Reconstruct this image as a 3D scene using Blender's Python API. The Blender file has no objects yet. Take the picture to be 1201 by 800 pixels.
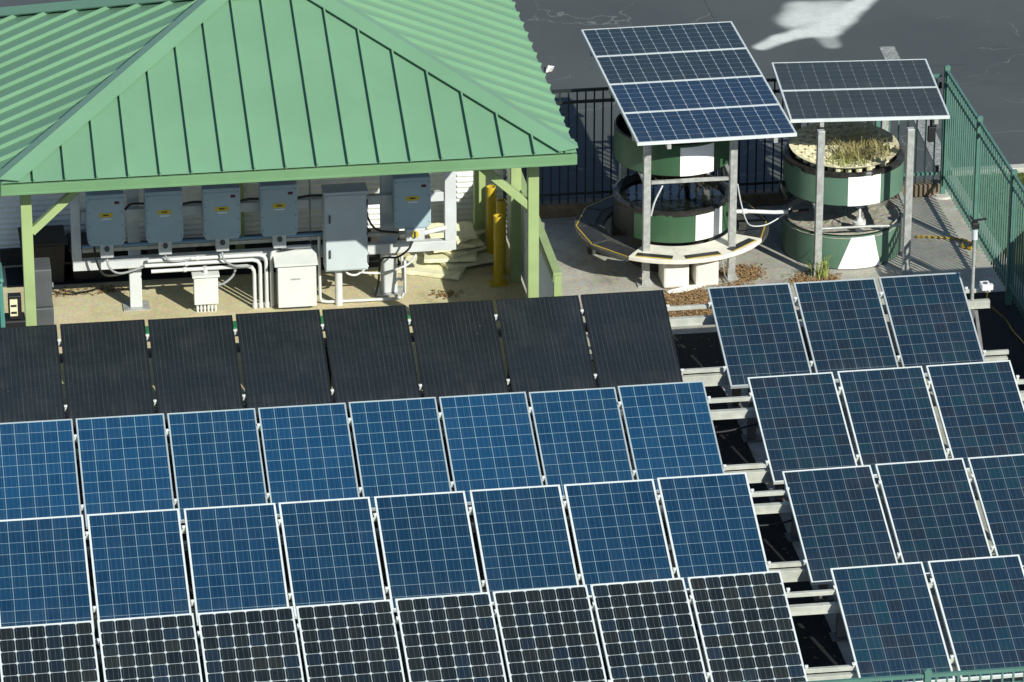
import bpy, bmesh, math, random
from mathutils import Vector, Matrix
random.seed(7)
R = math.radians
S = bpy.context.scene
COL = S.collection

# ------------------------------------------------------------------ camera, sky, sun, exposure
cam_d = bpy.data.cameras.new("camera")
cam = bpy.data.objects.new("camera", cam_d); COL.objects.link(cam)
cam_d.sensor_width = 36.0
cam_d.lens = 5671.6 / 1201 * 36
cam_d.clip_start = 0.5; cam_d.clip_end = 3000
cam.location = (-2.2577, -49.3362, 24.2961)
cam.rotation_euler = (R(90 - 24.0191), 0, R(-8.3249))
S.camera = cam

SUN_EL = 31.5
SUN_DIR = Vector((0.480 * math.cos(R(SUN_EL)), -0.877 * math.cos(R(SUN_EL)), math.sin(R(SUN_EL)))).normalized()
w = bpy.data.worlds.new("World"); S.world = w; w.use_nodes = True
bg = w.node_tree.nodes["Background"]
sky = w.node_tree.nodes.new("ShaderNodeTexSky")
sky.sky_type = 'NISHITA'; sky.sun_disc = False
sky.sun_elevation = R(SUN_EL); sky.sun_rotation = math.atan2(SUN_DIR.x, SUN_DIR.y)
sky.air_density = 1.0; sky.dust_density = 0.4; sky.ozone_density = 2.5
w.node_tree.links.new(sky.outputs[0], bg.inputs[0]); bg.inputs[1].default_value = 0.10
sd = bpy.data.lights.new("sun", 'SUN'); sd.energy = 5.0; sd.angle = R(0.45); sd.color = (1.0, 0.985, 0.885)
so = bpy.data.objects.new("sun", sd); COL.objects.link(so)
so.rotation_euler = (-SUN_DIR).to_track_quat('-Z', 'Y').to_euler(); so.location = (20, -30, 40)
S.view_settings.view_transform = 'Standard'; S.view_settings.look = 'None'
S.view_settings.gamma = 1; S.view_settings.exposure = 0.28; S.view_settings.use_curve_mapping = False

# ------------------------------------------------------------------ materials
class G:
    """small node graph writer"""
    def __init__(s, name):
        s.m = bpy.data.materials.new(name); s.m.use_nodes = True
        s.nt = s.m.node_tree; s.b = s.nt.nodes["Principled BSDF"]
    def n(s, t, **k):
        nd = s.nt.nodes.new(t)
        for a, v in k.items(): setattr(nd, a, v)
        return nd
    def put(s, sock, v):
        if v is None: return
        if hasattr(v, 'is_output'): s.nt.links.new(v, sock)
        elif isinstance(v, (tuple, list)): sock.default_value = tuple(v) + ((1,) if len(v) == 3 and sock.type == 'RGBA' else ())
        else: sock.default_value = v
    def f(s, op, a, b=None, c=None, clamp=False):
        nd = s.n("ShaderNodeMath", operation=op); nd.use_clamp = clamp
        s.put(nd.inputs[0], a); s.put(nd.inputs[1], b); s.put(nd.inputs[2], c)
        return nd.outputs[0]
    def mix(s, fac, a, b, mode='MIX'):
        nd = s.n("ShaderNodeMix", data_type='RGBA', blend_type=mode)
        s.put(nd.inputs[0], fac); s.put(nd.inputs[6], a); s.put(nd.inputs[7], b)
        return nd.outputs[2]
    def obj(s):
        return s.n("ShaderNodeTexCoord").outputs['Object']
    def pos(s):
        return s.n("ShaderNodeNewGeometry").outputs['Position']
    def sep(s, v):
        nd = s.n("ShaderNodeSeparateXYZ"); s.put(nd.inputs[0], v); return nd.outputs
    def comb(s, x, y, z):
        nd = s.n("ShaderNodeCombineXYZ"); s.put(nd.inputs[0], x); s.put(nd.inputs[1], y); s.put(nd.inputs[2], z); return nd.outputs[0]
    def noise(s, vec, scale, detail=4, rough=0.55, dist=0.0):
        nd = s.n("ShaderNodeTexNoise"); s.put(nd.inputs['Vector'], vec); nd.inputs['Scale'].default_value = scale
        nd.inputs['Detail'].default_value = detail; nd.inputs['Roughness'].default_value = rough; nd.inputs['Distortion'].default_value = dist
        return nd.outputs[0]
    def voro(s, vec, scale, feature='F1', out=0):
        nd = s.n("ShaderNodeTexVoronoi", feature=feature); s.put(nd.inputs['Vector'], vec); nd.inputs['Scale'].default_value = scale
        return nd.outputs[out]
    def ramp(s, v, lo, hi):
        nd = s.n("ShaderNodeMapRange"); nd.interpolation_type = 'SMOOTHSTEP'
        s.put(nd.inputs[0], v); nd.inputs[1].default_value = lo; nd.inputs[2].default_value = hi
        return nd.outputs[0]
    def white(s, vec):
        nd = s.n("ShaderNodeTexWhiteNoise", noise_dimensions='3D'); s.put(nd.inputs[0], vec); return nd.outputs
    def rnd(s):
        return s.n("ShaderNodeObjectInfo").outputs['Random']
    def bump(s, h, strength=0.3, dist=0.01):
        nd = s.n("ShaderNodeBump"); nd.inputs['Strength'].default_value = strength; nd.inputs['Distance'].default_value = dist
        s.put(nd.inputs['Height'], h); s.nt.links.new(nd.outputs[0], s.b.inputs['Normal'])
    def done(s, col=None, rough=None, metal=None, spec=None):
        s.put(s.b.inputs['Base Color'], col); s.put(s.b.inputs['Roughness'], rough); s.put(s.b.inputs['Metallic'], metal)
        s.put(s.b.inputs['Specular IOR Level'], spec)
        return s.m

def paint(name, col, rough=0.5, metal=0.0, var=0.12, scale=3.0, dirt=0.0, dirtcol=(0.12, 0.10, 0.07), spec=0.4, bump=0.0, streak=0.0, wave=0.0):
    g = G(name); p = g.pos()
    nz = g.noise(p, scale, 5)
    c = g.mix(g.ramp(nz, 0.3, 0.7), tuple(x * (1 - var) for x in col), tuple(min(1, x * (1 + var)) for x in col))
    if dirt:
        d = g.f('MULTIPLY', g.ramp(g.noise(p, scale * 2.7, 6, 0.65), 0.5, 0.75), dirt)
        c = g.mix(d, c, dirtcol)
    if streak:
        x = g.sep(p); st = g.noise(g.comb(g.f('MULTIPLY', x[0], 9), g.f('MULTIPLY', x[1], 9), g.f('MULTIPLY', x[2], 0.7)), 1.0, 4)
        c = g.mix(g.f('MULTIPLY', g.ramp(st, 0.5, 0.75), streak), c, dirtcol)
    if bump: g.bump(g.noise(p, 60, 3), bump, 0.004)
    if wave: g.bump(g.noise(p, 2.2, 2), wave, 0.05)
    r = g.f('ADD', rough - 0.06, g.f('MULTIPLY', nz, 0.12))
    return g.done(c, r, metal, spec)

def panel_mat(name, W, L, nx, ny, mg, lx, ly, line, ca, cb, bus=3, busw=0.002, bus_a=0.25, dia=0.0, buscol=(0.4, 0.42, 0.45), tint=None, rough=0.13, grain=0.0, spec=0.5):
    g = G(name); o = g.sep(g.obj()); x, y = o[0], o[1]
    cw, ch = (W - 2 * mg) / nx, (L - 2 * mg) / ny
    u = g.f('DIVIDE', g.f('SUBTRACT', x, mg), cw); v = g.f('DIVIDE', g.f('SUBTRACT', y, mg), ch)
    du = g.f('MULTIPLY', g.f('SUBTRACT', 0.5, g.f('ABSOLUTE', g.f('SUBTRACT', g.f('FRACT', u), 0.5))), cw)
    dv = g.f('MULTIPLY', g.f('SUBTRACT', 0.5, g.f('ABSOLUTE', g.f('SUBTRACT', g.f('FRACT', v), 0.5))), ch)
    m = g.f('MAXIMUM', g.f('LESS_THAN', du, lx), g.f('LESS_THAN', dv, ly))
    if dia: m = g.f('MAXIMUM', m, g.f('LESS_THAN', g.f('ADD', du, dv), dia))
    for a, hi in ((x, W - mg), (y, L - mg)):
        m = g.f('MAXIMUM', m, g.f('LESS_THAN', a, mg)); m = g.f('MAXIMUM', m, g.f('GREATER_THAN', a, hi))
    wn = g.white(g.comb(g.f('FLOOR', u), g.f('FLOOR', v), g.f('MULTIPLY', g.rnd(), 91.0)))
    c = g.mix(wn[0], ca, cb)
    if tint:
        t = g.sep(wn[1])
        c = g.mix(g.f('MULTIPLY', g.ramp(t[0], 0.62, 0.9), 0.75), c, tint[0])
        c = g.mix(g.f('MULTIPLY', g.ramp(t[1], 0.6, 0.95), 0.75), c, tint[1])
    if grain:
        vc = g.voro(g.obj(), 55, 'F1', 1)
        vv = g.sep(vc)[0]
        c = g.mix(g.f('MULTIPLY', vv, grain), c, tuple(min(1, k * 1.9) for k in cb))
    # whole-panel shade differences
    c = g.mix(g.f('MULTIPLY', g.rnd(), 0.40), c, tuple(k * q_ for k, q_ in zip(ca, (0.9, 0.72, 0.58))))
    if bus:
        db = g.f('MULTIPLY', g.f('ABSOLUTE', g.f('SUBTRACT', g.f('FRACT', g.f('MULTIPLY', u, bus)), 0.5)), cw / bus)
        vary = g.ramp(g.noise(g.comb(g.f('MULTIPLY', x, 40), g.f('MULTIPLY', y, 2.0), g.f('MULTIPLY', g.rnd(), 9)), 1.0, 2), 0.25, 0.75)
        c = g.mix(g.f('MULTIPLY', g.f('MULTIPLY', g.f('LESS_THAN', db, busw), bus_a), g.f('ADD', 0.35, vary)), c, buscol)
    c = g.mix(m, c, line)
    # run-off film that gathers towards the lower edge of each module
    film = g.f('MULTIPLY', g.ramp(y, 0.45, 0.0), g.ramp(g.noise(g.comb(g.f('MULTIPLY', x, 14), g.f('MULTIPLY', y, 1.2), g.f('MULTIPLY', g.rnd(), 31)), 1.0, 4), 0.35, 0.75))
    c = g.mix(g.f('MULTIPLY', film, 0.05), c, (0.34, 0.33, 0.28))
    # thin settled dust, heavier in drifts
    p = g.pos(); d = g.ramp(g.noise(p, 2.3, 6, 0.65), 0.42, 0.8)
    c = g.mix(g.f('MULTIPLY', d, 0.022), c, (0.32, 0.29, 0.24))
    dots = g.f('LESS_THAN', g.voro(p, 3.1), 0.016)
    c = g.mix(g.f('MULTIPLY', dots, 0.35), c, (0.5, 0.48, 0.42))
    return g.done(c, g.f('ADD', rough, g.f('MULTIPLY', d, 0.12)), 0.0, spec)

PW, PL = 0.990, 1.65
M = {}
M['poly_blue'] = panel_mat('poly_blue_cells', PW, PL, 6, 10, 0.016, 0.0022, 0.0020, (0.27, 0.39, 0.42), (0.006, 0.040, 0.094), (0.009, 0.053, 0.119), 3, 0.0014, 0.15, grain=0.08)
M['poly_navy'] = panel_mat('poly_navy_cells', PW, PL, 6, 10, 0.018, 0.0022, 0.0020, (0.25, 0.35, 0.39), (0.005, 0.029, 0.066), (0.008, 0.040, 0.086), 3, 0.0014, 0.15, grain=0.08)
M['mono_black'] = panel_mat('mono_black_cells', PW, PL, 6, 10, 0.012, 0.0012, 0.0012, (0.008, 0.009, 0.012), (0.013, 0.018, 0.022), (0.017, 0.022, 0.026), 3, 0.0012, 0.34, buscol=(0.19, 0.19, 0.18), rough=0.24)
M['mono_white'] = panel_mat('mono_diamond_cells', PW, PL, 6, 10, 0.018, 0.0025, 0.0025, (0.42, 0.47, 0.47), (0.007, 0.012, 0.015), (0.014, 0.019, 0.020), 3, 0.0014, 0.20, 0.022, tint=((0.010, 0.024, 0.042), (0.019, 0.022, 0.019)))
M['poly_dark'] = panel_mat('poly_mottled_cells', PW, PL, 6, 10, 0.016, 0.0022, 0.0020, (0.19, 0.225, 0.245), (0.008, 0.022, 0.043), (0.010, 0.030, 0.054), 3, 0.0016, 0.22, buscol=(0.20, 0.22, 0.24), tint=((0.013, 0.018, 0.027), (0.008, 0.038, 0.055)), grain=0.14)
CW, CL = 2.02, 1.02
M['half_cut'] = panel_mat('half_cut_cells', CW, CL, 12, 6, 0.024, 0.0032, 0.0016, (0.38, 0.42, 0.44), (0.004, 0.020, 0.050), (0.006, 0.026, 0.060), 0, 0, 0, 0.017, rough=0.25, spec=0.3)
M['half_cut_reflect'] = panel_mat('half_cut_reflect_cells', CW, CL, 12, 6, 0.024, 0.0030, 0.0014, (0.34, 0.38, 0.38), (0.010, 0.019, 0.024), (0.013, 0.023, 0.028), 0, 0, 0, 0.016, rough=0.25, spec=0.28)  # far canopy modules, their darker reflection put into the cell colour
M['half_cut_grey'] = panel_mat('half_cut_grey_cells', CW, CL, 12, 6, 0.024, 0.0026, 0.0012, (0.16, 0.165, 0.16), (0.028, 0.034, 0.033), (0.034, 0.040, 0.039), 0, 0, 0, 0.017, rough=0.3, spec=0.18)
M['leg'] = paint('dull_steel_leg', (0.13, 0.13, 0.13), 0.6, 0.3, 0.15, 9)
M['alu'] = paint('anodised_aluminium', (0.50, 0.55, 0.56), 0.38, 0.3, 0.06, 2, 0.18, (0.30, 0.27, 0.2))
M['alu_bright'] = paint('bright_aluminium', (0.62, 0.66, 0.65), 0.42, 0.1, 0.05, 2, 0.25, (0.34, 0.28, 0.17))
M['black_frame'] = paint('black_anodised', (0.018, 0.019, 0.021), 0.4, 0.2, 0.1, 4)
M['galv'] = paint('galvanised_steel', (0.42, 0.43, 0.41), 0.5, 0.35, 0.16, 14, 0.25, (0.25, 0.22, 0.16), streak=0.12)
M['rail'] = paint('weathered_rail', (0.43, 0.44, 0.39), 0.55, 0.12, 0.12, 6, 0.35, (0.26, 0.24, 0.17))
M['white_metal'] = paint('white_grey_metal', (0.56, 0.585, 0.59), 0.5, 0.1, 0.06, 3, 0.2, (0.3, 0.28, 0.22))
M['white_paint'] = paint('white_enamel', (0.60, 0.62, 0.60), 0.4, 0, 0.04, 4, 0.15, (0.4, 0.37, 0.28))
M['pvc'] = paint('grey_white_conduit', (0.58, 0.59, 0.58), 0.42, 0, 0.05, 5, 0.12, (0.4, 0.36, 0.28))
M['inverter'] = paint('inverter_grey', (0.33, 0.43, 0.48), 0.42, 0, 0.05, 2, 0.08)
M['cabinet'] = paint('cabinet_grey', (0.48, 0.535, 0.555), 0.42, 0, 0.05, 2, 0.1)
M['black_rubber'] = paint('black_cable', (0.015, 0.015, 0.016), 0.55, 0, 0.2, 5)
M['grey_cable'] = paint('grey_flexible_conduit', (0.25, 0.26, 0.27), 0.5, 0, 0.1, 5)
M['roof'] = paint('green_roof_sheet', (0.143, 0.282, 0.168), 0.40, 0, 0.05, 0.9, 0.10, (0.19, 0.27, 0.17), streak=0.2, wave=0.10)
M['fascia'] = paint('green_fascia', (0.125, 0.245, 0.120), 0.45, 0, 0.06, 2, 0.15, (0.2, 0.25, 0.13))
M['post'] = paint('light_green_post', (0.285, 0.37, 0.160), 0.5, 0, 0.06, 3, 0.12, (0.22, 0.24, 0.10))
M['soffit'] = paint('underside', (0.16, 0.17, 0.16), 0.7, 0, 0.1, 3)
M['siding'] = paint('white_corrugated_siding', (0.76, 0.78, 0.75), 0.45, 0.05, 0.06, 2, 0.2, (0.36, 0.34, 0.26), streak=0.1)
M['dark_wall'] = paint('dark_base_wall', (0.035, 0.033, 0.03), 0.8, 0, 0.3, 4)
M['fence'] = paint('teal_fence_paint', (0.078, 0.172, 0.140), 0.45, 0, 0.08, 5, 0.18, (0.14, 0.2, 0.15))
M['fence_dark'] = paint('dark_fence_paint', (0.010, 0.018, 0.018), 0.6, 0, 0.2, 5)
M['lock'] = paint('black_lock', (0.012, 0.012, 0.013), 0.5, 0, 0.1, 5)
M['yellow'] = paint('yellow_enamel', (0.50, 0.36, 0.022), 0.45, 0, 0.08, 4, 0.2, (0.3, 0.2, 0.03))
M['yellow_line'] = paint('yellow_line', (0.42, 0.29, 0.03), 0.5, 0, 0.1, 5)
M['label_yellow'] = paint('yellow_label', (0.56, 0.42, 0.03), 0.5, 0, 0.04, 5)
M['label_dark'] = paint('dark_print', (0.02, 0.02, 0.02), 0.6, 0, 0.1, 5)
M['maroon'] = paint('maroon_sticker', (0.10, 0.012, 0.03), 0.5, 0, 0.1, 5)
M['blue_pipe'] = paint('blue_grey_conduit', (0.13, 0.24, 0.36), 0.4, 0.1, 0.1, 5)
M['foam'] = paint('yellowed_foam', (0.74, 0.72, 0.50), 0.85, 0, 0.08, 5, 0.35, (0.5, 0.43, 0.22), bump=0.4)
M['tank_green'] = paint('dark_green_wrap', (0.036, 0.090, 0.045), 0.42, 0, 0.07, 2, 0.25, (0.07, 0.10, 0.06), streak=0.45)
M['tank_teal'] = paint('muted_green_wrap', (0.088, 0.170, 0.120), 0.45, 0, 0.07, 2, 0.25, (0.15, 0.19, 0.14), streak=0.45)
M['tank_black'] = paint('black_tank_plastic', (0.008, 0.010, 0.008), 0.5, 0, 0.3, 6, 0.15, (0.06, 0.055, 0.045), bump=0.3)
M['liner'] = paint('black_liner', (0.022, 0.021, 0.020), 0.35, 0, 0.3, 12, 0.4, (0.10, 0.09, 0.07), bump=0.9)
M['poster'] = paint('blank_white_sheet', (0.80, 0.80, 0.79), 0.45, 0, 0.02, 3, 0.05, (0.6, 0.58, 0.5))
M['cream'] = paint('cream_bench_top', (0.70, 0.675, 0.58), 0.7, 0, 0.08, 5, 0.3, (0.38, 0.34, 0.24), bump=0.3)
M['stone'] = paint('grey_stone', (0.050, 0.050, 0.046), 0.85, 0, 0.3, 18, 0.4, (0.24, 0.22, 0.19), bump=0.6)
M['inset'] = paint('charcoal_inset', (0.024, 0.025, 0.025), 0.6, 0, 0.15, 8, 0.3, (0.09, 0.085, 0.07))
M['bin'] = paint('off_white_plastic', (0.70, 0.67, 0.60), 0.5, 0, 0.05, 4, 0.2, (0.45, 0.4, 0.3))
M['grey_box'] = paint('grey_box', (0.085, 0.092, 0.095), 0.5, 0.1, 0.1, 4, 0.2)
M['teal_box'] = paint('teal_plastic', (0.06, 0.20, 0.17), 0.45, 0, 0.1, 4, 0.2)
M['cup'] = paint('cream_board', (0.66, 0.62, 0.42), 0.8, 0, 0.12, 9, 0.45, (0.30, 0.26, 0.13), bump=0.4)
M['soil'] = paint('dark_soil', (0.030, 0.024, 0.016), 0.95, 0, 0.4, 20, bump=0.8)
M['straw'] = paint('dry_stalks', (0.34, 0.30, 0.13), 0.8, 0, 0.35, 15)
M['straw_green'] = paint('yellow_green_blades', (0.22, 0.25, 0.06), 0.7, 0, 0.35, 9)
M['timber'] = paint('weathered_timber', (0.34, 0.28, 0.17), 0.85, 0, 0.2, 9, 0.4, (0.16, 0.12, 0.07))
M['kerb_brown'] = paint('stained_kerb', (0.16, 0.125, 0.085), 0.9, 0, 0.2, 6, 0.4, (0.07, 0.06, 0.04), bump=0.5)
M['kerb'] = paint('pale_kerb', (0.45, 0.44, 0.39), 0.85, 0, 0.12, 8, 0.4, (0.22, 0.2, 0.15), bump=0.4)
M['green_edge'] = paint('bright_green_edging', (0.012, 0.17, 0.065), 0.5, 0, 0.1, 6)
M['hose'] = paint('green_hose', (0.02, 0.33, 0.19), 0.4, 0, 0.05, 6)
M['paper'] = paint('white_paper', (0.74, 0.73, 0.69), 0.75, 0, 0.06, 9)
M['shed'] = paint('shade_shed_wall', (0.4, 0.38, 0.33), 0.8, 0, 0.1, 2, 0.2)

def asphalt():
    g = G('asphalt'); p = g.pos()
    big = g.ramp(g.noise(p, 0.35, 5), 0.3, 0.7); fine = g.noise(p, 55, 3, 0.7)
    c = g.mix(big, (0.054, 0.063, 0.066), (0.072, 0.081, 0.083))
    c = g.mix(g.f('MULTIPLY', g.ramp(fine, 0.35, 0.75), 0.35), c, (0.10, 0.105, 0.105))
    vec = g.n("ShaderNodeVectorMath", operation='ADD'); wob = g.n("ShaderNodeTexNoise"); wob.inputs['Scale'].default_value = 2.6; wob.inputs['Detail'].default_value = 5
    g.put(wob.inputs['Vector'], p); sc = g.n("ShaderNodeVectorMath", operation='SCALE'); g.put(sc.inputs[0], wob.outputs[1]); sc.inputs['Scale'].default_value = 0.45
    g.put(vec.inputs[0], p); g.put(vec.inputs[1], sc.outputs[0])
    e = g.voro(vec.outputs[0], 0.62, 'DISTANCE_TO_EDGE')
    gate = g.ramp(g.noise(p, 0.8, 3), 0.45, 0.56)
    crack = g.f('MULTIPLY', g.f('SUBTRACT', 1.0, g.ramp(e, 0.0015, 0.0075)), gate)
    c = g.mix(g.f('MULTIPLY', crack, 0.5), c, (0.22, 0.22, 0.20))
    spk = g.f('LESS_THAN', g.voro(p, 3.4), 0.03)
    c = g.mix(g.f('MULTIPLY', spk, 0.6), c, (0.34, 0.33, 0.27))
    oil = g.f('MULTIPLY', g.ramp(g.noise(p, 1.1, 5, 0.7, 0.5), 0.60, 0.74), 0.32)
    c = g.mix(oil, c, (0.028, 0.030, 0.031))
    px_ = g.sep(p); seam = g.f('LESS_THAN', g.f('ABSOLUTE', g.f('SUBTRACT', g.f('ADD', px_[1], g.f('MULTIPLY', g.noise(p, 1.2, 3), 0.10)), 12.4)), 0.008)
    c = g.mix(g.f('MULTIPLY', seam, 0.5), c, (0.03, 0.032, 0.033))
    g.bump(fine, 0.25, 0.006)
    return g.done(c, 0.85, 0, 0.3)
M['asphalt'] = asphalt()

def concrete(name, a, b, stain, sfac=0.5, scale=1.3):
    g = G(name); p = g.pos()
    n1 = g.ramp(g.noise(p, scale, 7, 0.65), 0.3, 0.72); n2 = g.noise(p, 38, 4, 0.7)
    c = g.mix(n1, a, b)
    c = g.mix(g.f('MULTIPLY', g.ramp(n2, 0.4, 0.75), 0.35), c, tuple(k * 0.6 for k in a))
    st = g.ramp(g.noise(p, scale * 0.9, 6, 0.7, 0.6), 0.55, 0.72)
    c = g.mix(g.f('MULTIPLY', st, sfac), c, stain)
    agg = g.voro(p, 34, 'F1', 1)
    c = g.mix(0.14, c, agg, 'OVERLAY')
    g.bump(n2, 0.3, 0.006)
    return g.done(c, 0.88, 0, 0.3)
M['slab'] = concrete('tan_slab', (0.49, 0.43, 0.255), (0.59, 0.53, 0.335), (0.27, 0.22, 0.12), 0.45)
M['pad'] = concrete('grey_pad', (0.31, 0.30, 0.255), (0.43, 0.415, 0.36), (0.17, 0.16, 0.125), 0.7, 1.8)
M['mat'] = concrete('black_weed_mat', (0.010, 0.011, 0.012), (0.015, 0.016, 0.016), (0.022, 0.021, 0.019), 0.5)
M['gravel'] = concrete('grey_gravel', (0.26, 0.25, 0.20), (0.38, 0.37, 0.30), (0.15, 0.16, 0.08), 0.5, 6)
M['mulch_base'] = concrete('mulch_ground', (0.15, 0.09, 0.04), (0.25, 0.17, 0.085), (0.08, 0.05, 0.025), 0.6, 7)
M['grass_base'] = concrete('grass_ground', (0.07, 0.085, 0.02), (0.11, 0.115, 0.03), (0.14, 0.11, 0.05), 0.6, 5)
M['blade'] = paint('grass_blades', (0.10, 0.13, 0.025), 0.7, 0, 0.4, 7)
M['chips'] = paint('bark_chips', (0.26, 0.165, 0.08), 0.9, 0, 0.45, 25)
M['leaf'] = paint('dry_leaf', (0.22, 0.13, 0.05), 0.8, 0, 0.4, 25)

def line_paint(name, amt):
    g = G(name); p = g.pos()
    k = g.ramp(g.noise(p, 22, 5, 0.7), 0.35, 0.65)
    return g.done(g.mix(g.f('ADD', amt * 0.4, g.f('MULTIPLY', k, amt)), (0.062, 0.066, 0.066), (0.42, 0.42, 0.40)), 0.85)
M['worn_line'] = line_paint('worn_line', 0.6)

def caustic_mat():
    # painted reflected-sunlight spill: soft edged, its outline is a set of strokes in ground coordinates
    g = G('painted_caustic'); p = g.pos(); xy = g.sep(p); x, y = xy[0], xy[1]
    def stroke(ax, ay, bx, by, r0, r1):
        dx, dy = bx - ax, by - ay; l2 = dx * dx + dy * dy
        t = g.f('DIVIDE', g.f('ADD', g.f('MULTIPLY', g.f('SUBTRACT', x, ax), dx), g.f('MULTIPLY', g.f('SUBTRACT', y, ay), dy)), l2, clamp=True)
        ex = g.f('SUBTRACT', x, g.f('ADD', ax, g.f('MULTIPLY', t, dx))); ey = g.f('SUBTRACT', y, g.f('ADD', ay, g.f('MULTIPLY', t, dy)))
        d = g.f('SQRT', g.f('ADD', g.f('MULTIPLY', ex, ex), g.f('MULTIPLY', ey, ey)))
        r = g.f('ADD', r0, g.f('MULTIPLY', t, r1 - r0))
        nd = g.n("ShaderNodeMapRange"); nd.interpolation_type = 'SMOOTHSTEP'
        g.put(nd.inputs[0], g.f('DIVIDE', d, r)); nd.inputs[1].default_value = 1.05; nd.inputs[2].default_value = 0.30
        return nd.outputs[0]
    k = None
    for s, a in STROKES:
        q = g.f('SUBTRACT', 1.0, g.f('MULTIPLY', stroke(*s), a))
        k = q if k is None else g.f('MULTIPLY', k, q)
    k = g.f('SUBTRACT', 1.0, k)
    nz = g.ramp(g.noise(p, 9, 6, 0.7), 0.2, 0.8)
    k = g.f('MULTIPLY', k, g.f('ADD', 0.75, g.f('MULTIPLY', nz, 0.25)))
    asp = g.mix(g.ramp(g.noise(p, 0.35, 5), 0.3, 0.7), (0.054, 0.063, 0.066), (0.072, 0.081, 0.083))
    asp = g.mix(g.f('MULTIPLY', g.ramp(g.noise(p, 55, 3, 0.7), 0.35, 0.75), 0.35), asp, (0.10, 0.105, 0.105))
    return g.done(g.mix(k, asp, (0.66, 0.68, 0.63)), 0.85, 0, 0.3)

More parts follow.
